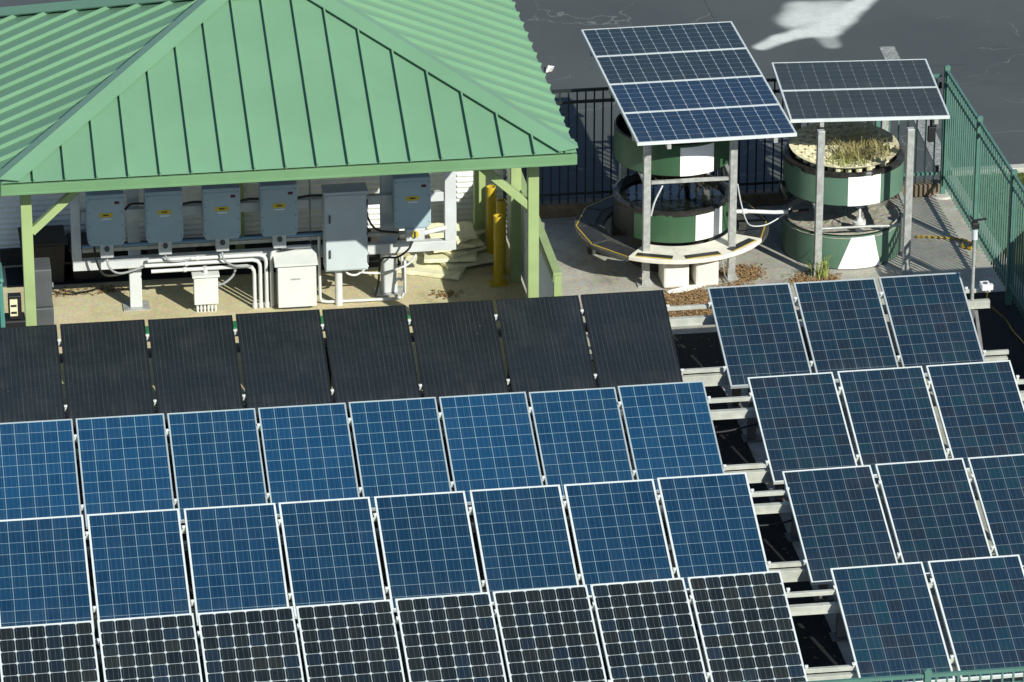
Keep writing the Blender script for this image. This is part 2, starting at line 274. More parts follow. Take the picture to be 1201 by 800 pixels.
# ------------------------------------------------------------------ mesh helpers
class MB:
    def __init__(s): s.v = []; s.f = []
    def add(s, vs, fs):
        o = len(s.v); s.v += [tuple(a) for a in vs]; s.f += [tuple(i + o for i in q) for q in fs]; return s
    def box(s, x0, x1, y0, y1, z0, z1):
        return s.add([(x0, y0, z0), (x1, y0, z0), (x1, y1, z0), (x0, y1, z0), (x0, y0, z1), (x1, y0, z1), (x1, y1, z1), (x0, y1, z1)],
                     [(0, 3, 2, 1), (4, 5, 6, 7), (0, 1, 5, 4), (1, 2, 6, 5), (2, 3, 7, 6), (3, 0, 4, 7)])
    def bar(s, a, b, w, h, up=(0, 0, 1)):
        a, b = Vector(a), Vector(b); d = (b - a).normalized(); u = Vector(up)
        r = d.cross(u)
        if r.length < 1e-4: r = d.cross(Vector((0, 1, 0)))
        r.normalize(); u = r.cross(d).normalized(); vs = []
        for p in (a, b):
            for i, j in ((-1, -1), (1, -1), (1, 1), (-1, 1)): vs.append(p + r * (w / 2 * i) + u * (h / 2 * j))
        return s.add(vs, [(0, 3, 2, 1), (4, 5, 6, 7), (0, 1, 5, 4), (1, 2, 6, 5), (2, 3, 7, 6), (3, 0, 4, 7)])
    def tube(s, pts, r, n=8, smooth=0):
        pts = [Vector(p) for p in pts]
        if smooth:
            out = []
            for i in range(len(pts) - 1):
                p0, p1, p2, p3 = pts[max(i - 1, 0)], pts[i], pts[i + 1], pts[min(i + 2, len(pts) - 1)]
                for k in range(smooth):
                    t = k / smooth
                    out.append(0.5 * ((2 * p1) + (p2 - p0) * t + (2 * p0 - 5 * p1 + 4 * p2 - p3) * t * t + (3 * p1 - p0 - 3 * p2 + p3) * t ** 3))
            pts = out + [pts[-1]]
        vs = []; fs = []; ref = Vector((0.31, 0.17, 0.93)).normalized()
        for i, p in enumerate(pts):
            d = ((pts[i + 1] - p).normalized() if i < len(pts) - 1 else Vector()) + ((p - pts[i - 1]).normalized() if i else Vector())
            d.normalize(); a = d.cross(ref)
            if a.length < 1e-3: a = d.cross(Vector((1, 0, 0)))
            a.normalize(); b = d.cross(a)
            for k in range(n):
                t = 2 * math.pi * k / n; vs.append(p + (a * math.cos(t) + b * math.sin(t)) * r)
        for i in range(len(pts) - 1):
            for k in range(n):
                fs.append((i * n + k, i * n + (k + 1) % n, (i + 1) * n + (k + 1) % n, (i + 1) * n + k))
        fs.append(tuple(range(n))[::-1]); fs.append(tuple((len(pts) - 1) * n + k for k in range(n)))
        return s.add(vs, fs)
    def prism(s, poly, z0, z1):
        n = len(poly)
        return s.add([(x, y, z0) for x, y in poly] + [(x, y, z1) for x, y in poly],
                     [tuple(range(n))[::-1], tuple(range(n, 2 * n))] + [(i, (i + 1) % n, n + (i + 1) % n, n + i) for i in range(n)])
    def prism_y(s, poly, y0, y1):
        """poly in (x, z), extruded along y"""
        n = len(poly)
        return s.add([(x, y0, z) for x, z in poly] + [(x, y1, z) for x, z in poly],
                     [tuple(range(n)), tuple(range(n, 2 * n))[::-1]] + [(i, n + i, n + (i + 1) % n, (i + 1) % n) for i in range(n)])
    def lathe(s, cx, cy, prof, n=64, wob=0.0):
        vs = []; fs = []
        for r, z in prof:
            for k in range(n):
                t = 2 * math.pi * k / n
                q = wob * (math.sin(5 * t + z * 9) * 0.5 + random.uniform(-0.5, 0.5))
                vs.append((cx + (r + q) * math.cos(t), cy + (r + q) * math.sin(t), z + q * 0.8))
        m = len(prof)
        for i in range(m - 1):
            for k in range(n):
                fs.append((i * n + k, i * n + (k + 1) % n, (i + 1) * n + (k + 1) % n, (i + 1) * n + k))
        return s.add(vs, fs)
    def disc(s, cx, cy, r, z, n=64):
        return s.add([(cx + r * math.cos(2 * math.pi * k / n), cy + r * math.sin(2 * math.pi * k / n), z) for k in range(n)], [tuple(range(n))])
    def arc(s, cx, cy, r, a0, a1, z0, z1, th=0.006, n=24, top0=None, top1=None):
        """curved band; angles in degrees from -Y towards +X. top0/top1: other angle limits of the upper edge"""
        vs = []; fs = []
        t0 = a0 if top0 is None else top0; t1 = a1 if top1 is None else top1
        for k in range(n + 1):
            a = R(a0 + (a1 - a0) * k / n); b = R(t0 + (t1 - t0) * k / n)
            for rr in (r, r + th):
                vs.append((cx + rr * math.sin(a), cy - rr * math.cos(a), z0)); vs.append((cx + rr * math.sin(b), cy - rr * math.cos(b), z1))
        for k in range(n):
            i = 4 * k; j = i + 4
            fs += [(i + 2, j + 2, j + 3, i + 3), (i, i + 1, j + 1, j), (i + 1, i + 3, j + 3, j + 1), (i, j, j + 2, i + 2)]
        fs += [(0, 2, 3, 1), (4 * n, 4 * n + 1, 4 * n + 3, 4 * n + 2)]
        return s.add(vs, fs)
    def build(s, name, mat, parent=None, bevel=0.0, smooth=False):
        me = bpy.data.meshes.new(name)
        o0 = parent_loc(parent) if parent else Vector((0, 0, 0))
        me.from_pydata([tuple(Vector(a) - o0) for a in s.v], [], s.f); me.update()
        bm = bmesh.new(); bm.from_mesh(me)
        bmesh.ops.recalc_face_normals(bm, faces=bm.faces)
        if bevel:
            es = [e for e in bm.edges if len(e.link_faces) == 2 and e.calc_face_angle(0) > 0.5]
            bmesh.ops.bevel(bm, geom=es, offset=bevel, segments=2, affect='EDGES', profile=0.5)
        bm.to_mesh(me); bm.free()
        if smooth:
            for q in me.polygons: q.use_smooth = True
            try: me.set_sharp_from_angle(angle=R(40))
            except Exception: pass
        o = bpy.data.objects.new(name, me); COL.objects.link(o)
        me.materials.append(M[mat] if isinstance(mat, str) else mat)
        if parent: o.parent = parent
        return o

def parent_loc(p):
    v = Vector((0, 0, 0))
    while p is not None: v += p.location; p = p.parent
    return v
def tag(o, label, cat, group=None):
    o['label'] = label; o['category'] = cat
    if group: o['group'] = group
    return o
def thing(name, label, cat, loc=(0, 0, 0), group=None):
    o = bpy.data.objects.new(name, None); COL.objects.link(o); o.location = loc; o.empty_display_size = 0.2
    return tag(o, label, cat, group)
def struct(o): o['kind'] = 'structure'; return o
def stuff(o, label, cat): o['kind'] = 'stuff'; return tag(o, label, cat)
def copy_tree(o, parent=None):
    c = o.copy(); COL.objects.link(c)
    if parent is not None: c.parent = parent
    for ch in list(o.children): copy_tree(ch, c)
    return c
def sheet(name, poly, z, mat):
    return struct(MB().add([(x, y, z) for x, y in poly], [tuple(range(len(poly)))]).build(name, mat))

# ------------------------------------------------------------------ ground
b = MB(); N = 40
xs = [-900, -300, -100] + [-40 + 4 * i for i in range(27)] + [130, 300, 900]
ys = [-500, -200, -60, 60, 100, 300, 1200]
b.add([(x, y, 0) for y in ys for x in xs], [(j * len(xs) + i, j * len(xs) + i + 1, (j + 1) * len(xs) + i + 1, (j + 1) * len(xs) + i) for j in range(len(ys) - 1) for i in range(len(xs) - 1)])
struct(b.build('asphalt_parking_lot', 'asphalt'))
sheet('concrete_pad', [(6.02, 3.4), (7.85, 3.4), (7.85, -9.2), (12.12, -9.2), (12.12, 8.44), (6.02, 8.44)], 0.004, 'pad')
sheet('weed_mat', [(-9, -9.2), (7.95, -9.2), (7.95, 3.4), (10.6, 3.4), (10.6, -9.2), (12.12, -9.2), (12.12, 5.22), (10.95, 5.22), (10.95, 4.5), (6.9, 4.5), (6.9, 3.9), (-9, 3.9)], 0.008, 'mat')
struct(MB().box(-1.6, 6.0, 2.95, 8.2, -0.05, 0.08).build('pavilion_slab', 'slab'))
# worn stall line on the parking lot: two thin edges with a scuffed middle
pa, pb = Vector((12.43, 14.05, 0)), Vector((12.20, 9.3, 0)); d = (pb - pa).normalized(); nrm = Vector((-d.y, d.x, 0))
for off, hw, nm in ((0, 0.11, 'worn_line'),):
    sheet('parking_line', [tuple((pa + nrm * (off - hw)).xy), tuple((pa + nrm * (off + hw)).xy), tuple((pb + nrm * (off + hw)).xy), tuple((pb + nrm * (off - hw)).xy)], 0.008, nm)
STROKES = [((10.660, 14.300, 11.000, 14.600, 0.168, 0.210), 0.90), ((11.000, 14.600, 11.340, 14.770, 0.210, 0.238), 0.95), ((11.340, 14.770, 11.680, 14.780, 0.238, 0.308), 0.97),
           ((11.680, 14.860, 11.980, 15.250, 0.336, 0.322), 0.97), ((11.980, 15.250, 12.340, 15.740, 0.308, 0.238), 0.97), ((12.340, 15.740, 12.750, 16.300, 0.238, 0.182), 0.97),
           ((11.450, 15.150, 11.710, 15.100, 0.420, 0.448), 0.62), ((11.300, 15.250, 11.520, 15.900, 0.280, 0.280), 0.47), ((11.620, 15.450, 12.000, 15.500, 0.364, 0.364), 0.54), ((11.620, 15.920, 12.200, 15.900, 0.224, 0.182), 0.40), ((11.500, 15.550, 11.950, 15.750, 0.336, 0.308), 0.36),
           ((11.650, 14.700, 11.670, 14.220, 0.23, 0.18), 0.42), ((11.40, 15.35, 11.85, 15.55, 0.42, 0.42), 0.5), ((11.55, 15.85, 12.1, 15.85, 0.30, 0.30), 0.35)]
M['caustic'] = caustic_mat()
sheet('pale_caustic', [(10.2, 13.2), (13.4, 13.2), (13.4, 17.2), (10.2, 17.2)], 0.004, 'caustic')
# kerbs and grass verge beyond the east fence
struct(MB().box(6.15, 11.99, 8.46, 8.64, -0.02, 0.17).build('kerb', 'kerb_brown', bevel=0.012))
struct(MB().box(12.2, 60, 8.98, 9.13, -0.02, 0.12).build('verge_kerb', 'kerb', bevel=0.012))
struct(MB().box(12.14, 12.26, -12, 8.98, -0.02, 0.07).build('fence_footing', 'kerb', bevel=0.01))
sheet('grass_verge', [(12.26, -12), (60, -12), (60, 8.98), (12.26, 8.98)], 0.05, 'grass_base')
b = MB()
for i in range(7000):
    x = random.uniform(12.27, 14.6); y = random.uniform(6.6, 8.96); a = random.uniform(0, 6.28); h = random.uniform(0.025, 0.07); ww = 0.006
    t = random.uniform(-0.03, 0.03); u = random.uniform(-0.03, 0.03)
    b.add([(x - ww * math.cos(a), y - ww * math.sin(a), 0.05), (x + ww * math.cos(a), y + ww * math.sin(a), 0.05), (x + t, y + u, 0.05 + h)], [(0, 1, 2)])
stuff(b.build('grass', 'blade'), 'short yellow-green grass on the verge beyond the right-hand fence', 'grass')
# mulch patches
MULCH = [[(7.35, 5.05), (8.3, 5.02), (8.75, 5.3), (8.95, 5.75), (8.7, 6.0), (8.45, 5.8), (7.9, 5.85), (7.45, 5.6)],
         [(8.62, 5.95), (9.0, 6.05), (9.1, 6.4), (8.75, 6.55), (8.55, 6.3)], [(9.45, 5.75), (9.95, 5.7), (10.0, 6.05), (9.6, 6.15), (9.4, 5.95)]]
b = MB()
for i, poly in enumerate(MULCH):
    b.add([(x, y, 0.0085) for x, y in poly], [tuple(range(len(poly)))])
struct(b.build('mulch_bed', 'mulch_base'))
b = MB()
def inside(p, poly):
    c = False
    for i in range(len(poly)):
        (x1, y1), (x2, y2) = poly[i], poly[i - 1]
        if (y1 > p[1]) != (y2 > p[1]) and p[0] < (x2 - x1) * (p[1] - y1) / (y2 - y1) + x1: c = not c
    return c
for poly in MULCH:
    x0, x1 = min(p[0] for p in poly) - .08, max(p[0] for p in poly) + .08; y0, y1 = min(p[1] for p in poly) - .08, max(p[1] for p in poly) + .08
    for i in range(int(2400 * (x1 - x0) * (y1 - y0))):
        p = (random.uniform(x0, x1), random.uniform(y0, y1))
        if inside((p[0] + random.gauss(0, .08), p[1] + random.gauss(0, .08)), poly):
            a = random.uniform(0, 3.14); l = random.uniform(.006, .024); t = random.uniform(.003, .006); z = .012 + random.uniform(0, .018)
            b.bar((p[0] - l * math.cos(a), p[1] - l * math.sin(a), z), (p[0] + l * math.cos(a), p[1] + l * math.sin(a), z + random.uniform(-.008, .012)), t * 2, t)
stuff(b.build('mulch_chips', 'chips'), 'loose brown bark chips scattered round the water tanks', 'mulch')

# ------------------------------------------------------------------ pavilion
xl, xr, yf, yb, ze, sl = -0.61, 6.14, 2.78, 8.50, 3.20, 0.41
hd = (yb - yf) / 2; ym = yf + hd; zr = ze + sl * hd; rx0, rx1 = xl + hd, xr - hd
pav = thing('pavilion', 'open pavilion with green ribbed metal hip roof over the electrical equipment', 'pavilion', ((xl + xr) / 2, 6.0, 0))
b = MB(); A, B_, C_, D_, E_, F_ = (xl, yf, ze), (xr, yf, ze), (xr, yb, ze), (xl, yb, ze), (rx0, ym, zr), (rx1, ym, zr)
t = 0.10
lo = lambda p: (p[0], p[1], p[2] - t)
b.add([A, B_, C_, D_, E_, F_], [(0, 1, 5, 4), (1, 2, 5), (2, 3, 4, 5), (3, 0, 4)])
RH, RW = 0.046, 0.030
def rib(p0, p1, side, nrm):
    """upstanding folded seam from eave point p0 to top p1: trapezium section"""
    p0, p1, side, nrm = map(Vector, (p0, p1, side, nrm)); vs = []
    for p in (p0, p1):
        for s_, h in ((-0.012, 0.0), (-0.009, RH), (0.009, RH), (0.012, 0.0)): vs.append(p + side * s_ + nrm * h)
    b.add(vs, [(0, 1, 5, 4), (1, 2, 6, 5), (2, 3, 7, 6), (3, 0, 4, 7), (0, 3, 2, 1), (4, 5, 6, 7)])
nf = Vector((0, -sl, 1)).normalized(); nl = Vector((-sl, 0, 1)).normalized(); nr = Vector((sl, 0, 1)).normalized(); nb = Vector((0, sl, 1)).normalized()
SP = 0.3664
k0 = -0.222
x = k0
while x < xr - 0.1:
    dd = min(x - xl, xr - x, hd)
    if dd > 0.06:
        rib((x, yf - 0.012, ze), (x, yf + dd, ze + sl * dd), (1, 0, 0), nf); rib((x, yb + 0.012, ze), (x, yb - dd, ze + sl * dd), (1, 0, 0), nb)
    x += SP
y = yf + 0.30
while y < yb - 0.1:
    dd = min(y - yf, yb - y)
    if dd > 0.06:
        rib((xl, y, ze), (xl + dd, y, ze + sl * dd), (0, 1, 0), nl); rib((xr, y, ze), (xr - dd, y, ze + sl * dd), (0, 1, 0), nr)
    y += SP
roof = b.build('roof', 'roof', pav)
# underside (shallow, so the roof is solid) and caps
MB().add([lo(A), lo(B_), lo(C_), lo(D_), lo(E_), lo(F_)], [(0, 4, 5, 1), (1, 5, 2), (2, 5, 4, 3), (3, 4, 0)]).build('soffit', 'soffit', roof)
def cap(p, q, n1, n2, name):
    p, q, n1, n2 = map(Vector, (p, q, n1, n2)); d = (q - p).normalized(); b = MB()
    mid = (n1 + n2).normalized(); vs = []
    s1 = d.cross(n1).normalized(); s2 = d.cross(n2).normalized()
    if s1.dot(n1 - n2) < 0: s1 = -s1
    if s2.dot(n2 - n1) < 0: s2 = -s2
    def tau(n_, s_):
        o = Vector((n_.x, n_.y, 0)).normalized()
        return 0.17 * s_.dot(o) / max(1e-3, -d.dot(o)) - 0.02
    for e in (p, q):
        top = e + mid * (RH + 0.022)
        k1, k2 = (tau(n1, s1), tau(n2, s2)) if (e is p and name == 'hip_cap') else (0, 0)
        l1 = e + n1 * (RH + 0.004) + s1 * 0.17 + d * k1; l2 = e + n2 * (RH + 0.004) + s2 * 0.17 + d * k2
        vs += [top, l1, l1 - n1 * 0.016, top - mid * 0.006, l2 - n2 * 0.016, l2]
    b.add(vs, [(0, 1, 7, 6), (1, 2, 8, 7), (2, 3, 9, 8), (3, 4, 10, 9), (4, 5, 11, 10), (5, 0, 6, 11), (0, 5, 4, 3, 2, 1), (6, 7, 8, 9, 10, 11)])
    return b.build(name, 'roof', roof)
cap(A, E_, nl, nf, 'hip_cap'); cap(B_, F_, nr, nf, 'hip_cap'); cap(C_, F_, nr, nb, 'hip_cap'); cap(D_, E_, nl, nb, 'hip_cap'); cap(E_, F_, nf, nb, 'ridge_cap')
fz0, fz1 = 3.055, 3.182
b = MB(); b.box(xl, xr, yf - 0.022, yf + 0.02, fz0, fz1); b.box(xl, xr, yb - 0.02, yb + 0.022, fz0, fz1); b.box(xl - 0.0, xl + 0.04, yf + 0.021, yb - 0.021, fz0, fz1); b.box(xr - 0.06, xr - 0.02, yf + 0.021, yb - 0.021, fz0, fz1)
b.box(xl, xr - 0.01, yf - 0.030, yf - 0.0225, fz0, fz0 + 0.03)
b.build('fascia', 'fascia', roof, bevel=0.004)
PX0, PX1 = -0.375, 5.625
def post(x, y, w=0.13, z1=3.05): return MB().box(x, x + w, y, y + w, 0.08, z1).build('post', 'post', pav, bevel=0.006)
post(PX0, 3.2); post(PX1, 3.2); post(PX0, 7.95); post(5.86, 6.22); post(5.52, 7.10, 0.14); post(2.5, 7.62, 0.12)
MB().box(PX0, PX1 + 0.13, 3.22, 3.31, 2.90, 3.05).build('beam', 'post', pav); MB().box(5.645, 5.735, 3.34, 7.7, 2.90, 3.05).build('beam', 'post', pav); MB().box(-0.355, -0.265, 3.34, 7.94, 2.90, 3.05).build('beam', 'post', pav)
MB().bar((PX0 + 0.12, 3.265, 2.38), (PX0 + 0.72, 3.265, 2.93), 0.09, 0.09, (0, 1, 0)).build('knee_brace', 'post', pav, bevel=0.004)
MB().bar((PX1 + 0.02, 3.265, 2.36), (PX1 - 0.60, 3.265, 2.93), 0.09, 0.09, (0, 1, 0)).build('knee_brace', 'post', pav, bevel=0.004)
def corr(axis, a0, a1, c, z0, z1, name, pitch=0.075, amp=0.012, mat='siding'):
    """horizontal corrugated sheet: profile waves with height"""
    b = MB(); n = int((z1 - z0) / (pitch / 6)); vs = []; fs = []
    for i in range(n + 1):
        z = z0 + (z1 - z0) * i / n; q = amp * math.sin(2 * math.pi * z / pitch)
        for s_ in (0, 0.012):
            if axis == 'x': vs += [(a0, c + q + s_, z), (a1, c + q + s_, z)]
            else: vs += [(c + q + s_, a0, z), (c + q + s_, a1, z)]
    for i in range(n):
        k = 4 * i; m = k + 4
        fs += [(k, k + 1, m + 1, m), (k + 2, m + 2, m + 3, k + 3), (k, m, m + 2, k + 2), (k + 1, k + 3, m + 3, m + 1)]
    fs += [(0, 2, 3, 1), (4 * n, 4 * n + 1, 4 * n + 3, 4 * n + 2)]
    b.add(vs, fs); return b.build(name, mat, pav, smooth=True)
corr('x', -0.50, 5.98, 7.75, 0.30, 3.12, 'corrugated_wall')
MB().box(-0.50, 4.62, 7.70, 7.80, 0.08, 0.299).build('base_wall', 'dark_wall', pav)
corr('x', 4.63, 5.98, 7.752, 0.08, 0.298, 'lower_siding')
MB().box(5.995, 6.085, 3.55, 3.615, 0.0, 1.30).build('side_wall_post', 'post', pav)
corr('y', 3.62, 7.70, 6.02, 0.08, 1.30, 'side_siding')
b = MB(); b.bar((6.035, 3.55, 1.325), (6.035, 7.7, 1.325), 0.10, 0.04); b.box(5.98, 5.988, 3.55, 7.7, 1.22, 1.304)
b.build('side_wall_cap', 'post', pav)
tag(MB().box(0.9, 4.75, 5.28, 5.50, 0.081, 0.10).build('edging_board', 'green_edge', bevel=0.006), 'bright green edging strip lying on the slab behind the black panels', 'edging')

# ------------------------------------------------------------------ electrical rack and equipment
rk = thing('equipment_rack', 'grey square-tube rack on two base-plated columns carrying the inverters', 'rack', (2.7, 6.14, 0.08))
def rkbox(n, *a): return MB().box(*a).build(n, 'white_metal', rk, bevel=0.006)
for x in (1.04, 4.20):
    c = rkbox('column', x, x + (0.15 if x < 2 else 0.20), 6.10, 6.22, 0.095, 1.82)
    MB().box(x - 0.09, x + (0.24 if x < 2 else 0.29), 6.02, 6.30, 0.081, 0.094).build('base_plate', 'galv', c)
rkbox('bottom_tube', 0.34, 5.13, 5.98, 6.09, 0.68, 0.81); rkbox('top_tube', 0.34, 5.13, 5.98, 6.09, 1.76, 1.88); rkbox('middle_tube', 0.46, 4.98, 6.0, 6.09, 1.34, 1.46)
rkbox('side_tube', 0.335, 0.45, 5.975, 6.095, 0.812, 1.758); rkbox('side_tube', 4.99, 5.135, 5.975, 6.095, 0.812, 1.758)
MB().box(0.46, 4.98, 5.96, 6.0, 0.93, 0.975).build('strut_channel', 'galv', rk)
def inverter(x, label, sticker=True):
    z0, z1, wd, y0, y1 = 1.10, 1.78, 0.465, 5.74, 5.955
    iv = thing('inverter', label, 'inverter', (x + wd / 2, y1, 0.93), 'inverters hung along the rack')
    MB().prism_y([(x + 0.035, z0), (x + wd - 0.035, z0), (x + wd, z0 + 0.06), (x + wd, z1), (x, z1), (x, z0 + 0.06)], y0, y1).build('body', 'inverter', iv, bevel=0.014)
    MB().prism_y([(x + 0.05, z0 + 0.018), (x + wd - 0.05, z0 + 0.018), (x + wd - 0.014, z0 + 0.07), (x + wd - 0.014, z1 - 0.05), (x + 0.014, z1 - 0.05), (x + 0.014, z0 + 0.07)], y0 - 0.008, y0 - 0.0005).build('lid', 'inverter', iv, bevel=0.003)
    y0 -= 0.008
    b = MB()
    for sx in (x + 0.03, x + wd - 0.03):
        for k in range(4):
            z = z0 + 0.09 + k * 0.18
            b.add([(sx + 0.007 * math.cos(q * 1.047), y0 - 0.003, z + 0.007 * math.sin(q * 1.047)) for q in range(6)], [tuple(range(6))])
    b.build('lid_screws', 'label_dark', iv)
    MB().box(x + 0.155, x + 0.315, y0 - 0.004, y0, 1.485, 1.54).build('warning_label', 'label_yellow', iv)
    MB().box(x + 0.20, x + 0.27, y0 - 0.006, y0 - 0.0045, 1.505, 1.522).build('label_print', 'label_dark', iv)
    MB().box(x + 0.18, x + 0.30, y0 - 0.004, y0, 1.455, 1.467).build('name_strip', 'poster', iv)
    if sticker: MB().box(x + 0.345, x + 0.405, y0 - 0.004, y0, 1.655, 1.69).build('sticker', 'maroon', iv)
    bx = MB().box(x + 0.155, x + 0.315, y0 + 0.03, y1 - 0.04, 0.93, 1.098).build('connection_box', 'white_metal', iv, bevel=0.006)
    MB().tube([(x + 0.235, y0 + 0.0, 1.055), (x + 0.235, y0 + 0.029, 1.055)], 0.032, 16).build('switch_knob', 'grey_box', bx)
    MB().box(x + 0.02, x + wd - 0.02, y1 + 0.001, 5.975, 1.40, 1.46).build('hanger', 'galv', iv)
    return iv
inverter(0.52, 'grey inverter at the left end of the rack, nearest the left post')
inverter(1.24, 'grey inverter without a red sticker, directly above the small white junction box', False)
inverter(1.95, 'grey inverter in the middle of the left four, above the conduit bends')
inverter(2.66, 'grey inverter just left of the tall cabinet, above the large white box')
inverter(4.32, 'grey inverter crossed by a diagonal sun edge, right of the tall cabinet')
cb = thing('electrical_cabinet', 'tall grey electrical cabinet, its lower third in sun, on a white pipe leg', 'cabinet', (3.72, 5.9, 0.6))
MB().box(3.45, 3.985, 5.70, 5.96, 0.60, 1.64).build('body', 'cabinet', cb, bevel=0.01)
dr = MB().box(3.462, 3.973, 5.684, 5.699, 0.62, 1.62).build('door', 'cabinet', cb, bevel=0.005)
for z in (0.75, 1.12, 1.5): MB().box(3.974, 3.992, 5.682, 5.70, z - 0.05, z + 0.05).build('hinge', 'grey_box', dr)
for z in (0.85, 1.32): MB().box(3.50, 3.522, 5.66, 5.683, z - 0.06, z + 0.05).build('latch', 'grey_box', dr, bevel=0.004)
MB().box(3.44, 3.995, 5.685, 5.97, 1.643, 1.663).build('rain_lid', 'cabinet', cb)
MB().tube([(3.63, 5.86, 0.08), (3.63, 5.86, 0.60)], 0.048, 16).build('leg', 'pvc', cb, smooth=True)
jb = thing('junction_box', 'small white junction box above a row of short pipe stubs', 'box', (1.97, 5.92, 0.08))
MB().box(1.82, 2.12, 5.82, 5.96, 0.20, 0.57).build('body', 'white_paint', jb, bevel=0.006); MB().prism_y([(1.80, 0.572), (2.14, 0.572), (2.14, 0.60), (1.80, 0.60)], 5.79, 5.97).build('lid', 'white_paint', jb, bevel=0.004)
MB().tube([(1.97, 5.9, 0.60), (1.97, 5.9, 0.68)], 0.03, 12).build('top_fitting', 'pvc', jb, smooth=True)
b = MB()
for k in range(6): b.tube([(1.86 + k * 0.045, 5.88, 0.081), (1.86 + k * 0.045, 5.88, 0.20)], 0.015, 10); b.tube([(1.86 + k * 0.045, 5.88, 0.12), (1.86 + k * 0.045, 5.88, 0.145)], 0.019, 10)
b.build('pipe_stubs', 'pvc', jb, smooth=True)
lb = thing('combiner_box', 'large white electrical box with a sloping lid beside the conduit bends', 'box', (3.1, 5.9, 0.1))
MB().box(2.86, 3.34, 5.74, 5.95, 0.13, 0.71).build('body', 'white_paint', lb, bevel=0.006)
MB().add([(2.82, 5.70, 0.70), (3.36, 5.70, 0.70), (3.36, 5.97, 0.79), (2.82, 5.97, 0.79), (2.82, 5.70, 0.726), (3.36, 5.70, 0.726), (3.36, 5.97, 0.815), (2.82, 5.97, 0.815)], [(0, 3, 2, 1), (4, 5, 6, 7), (0, 1, 5, 4), (1, 2, 6, 5), (2, 3, 7, 6), (3, 0, 4, 7)]).build('lid', 'white_paint', lb)
MB().box(3.02, 3.14, 5.736, 5.739, 0.50, 0.52).build('name_strip', 'galv', lb)
MB().box(2.93, 3.27, 5.80, 5.90, 0.081, 0.129).build('foot', 'grey_box', lb)
ds = thing('disconnect_switch', 'small white switch box with a round yellow knob under the right inverter', 'switch', (4.58, 5.9, 0.93))
MB().box(4.47, 4.70, 5.72, 5.90, 0.94, 1.10).build('body', 'white_metal', ds, bevel=0.008)
MB().tube([(4.58, 5.70, 1.035), (4.58, 5.719, 1.035)], 0.045, 18).build('knob_plate', 'label_yellow', ds); MB().box(4.572, 4.588, 5.68, 5.699, 0.995, 1.075).build('knob', 'grey_box', ds)
MB().tube([(4.70, 5.82, 1.0), (4.99, 5.95, 1.0)], 0.032, 12).build('side_pipe', 'pvc', ds, smooth=True)
def pipe(pts, r, label, mat='pvc', name='conduit', cat='conduit', smooth=0, group=None, couplings=()):
    o = MB().tube(pts, r, 10, smooth)
    for p, q in couplings: o.tube([p, q], r * 1.35, 10)
    return tag(o.build(name, mat, smooth=True), label, cat, group)
for k, (xv, zt, x0) in enumerate(((2.58, 0.655, 1.30), (2.655, 0.735, 1.22), (2.73, 0.80, 1.26))):
    y = 5.90 - 0.0 * k
    lab = ('lowest white conduit along the rack, turning down left of its two neighbours', 'middle white conduit along the rack, turning down between its two neighbours', 'uppermost white conduit along the rack, turning down right of its two neighbours')[k]
    pipe([(x0, y, zt), (xv - 0.09, y, zt), (xv - 0.03, y, zt - 0.02), (xv - 0.006, y, zt - 0.06), (xv, y, zt - 0.11), (xv, y, 0.075)], 0.024, lab, group='conduits bending to the slab', couplings=(((xv, y, 0.09), (xv, y, 0.15)), ((x0 + 0.4 + 0.1 * k, y, zt), (x0 + 0.44 + 0.1 * k, y, zt))))
pipe([(2.80, 5.9, 0.075), (2.80, 5.9, 0.72), (2.83, 5.9, 0.83), (2.95, 5.93, 0.86), (3.30, 5.95, 0.86)], 0.024, 'white conduit rising beside the large white box and over its lid', smooth=5)
pipe([(3.40, 5.93, 1.0), (3.40, 5.90, 0.16), (3.42, 5.9, 0.12), (3.5, 5.88, 0.115), (4.30, 5.86, 0.115), (4.42, 5.86, 0.13), (4.46, 5.86, 0.19), (4.48, 5.92, 0.60)], 0.019, 'thin white conduit running along the slab in front of the right column')
pipe([(4.44, 5.98, 0.66), (4.45, 5.95, 0.35), (4.40, 6.05, 0.30), (4.34, 6.3, 0.12)], 0.018, 'short white conduit bending back beside the right column', smooth=5)
pipe([(0.46, 5.94, 1.02), (2.0, 5.94, 1.02), (4.0, 5.94, 1.02)], 0.022, 'long blue-grey conduit running level below the inverters', 'blue_pipe')
pipe([(3.30, 5.97, 1.85), (3.30, 5.97, 0.15)], 0.012, 'thin dark vertical conduit left of the tall cabinet', 'grey_cable')
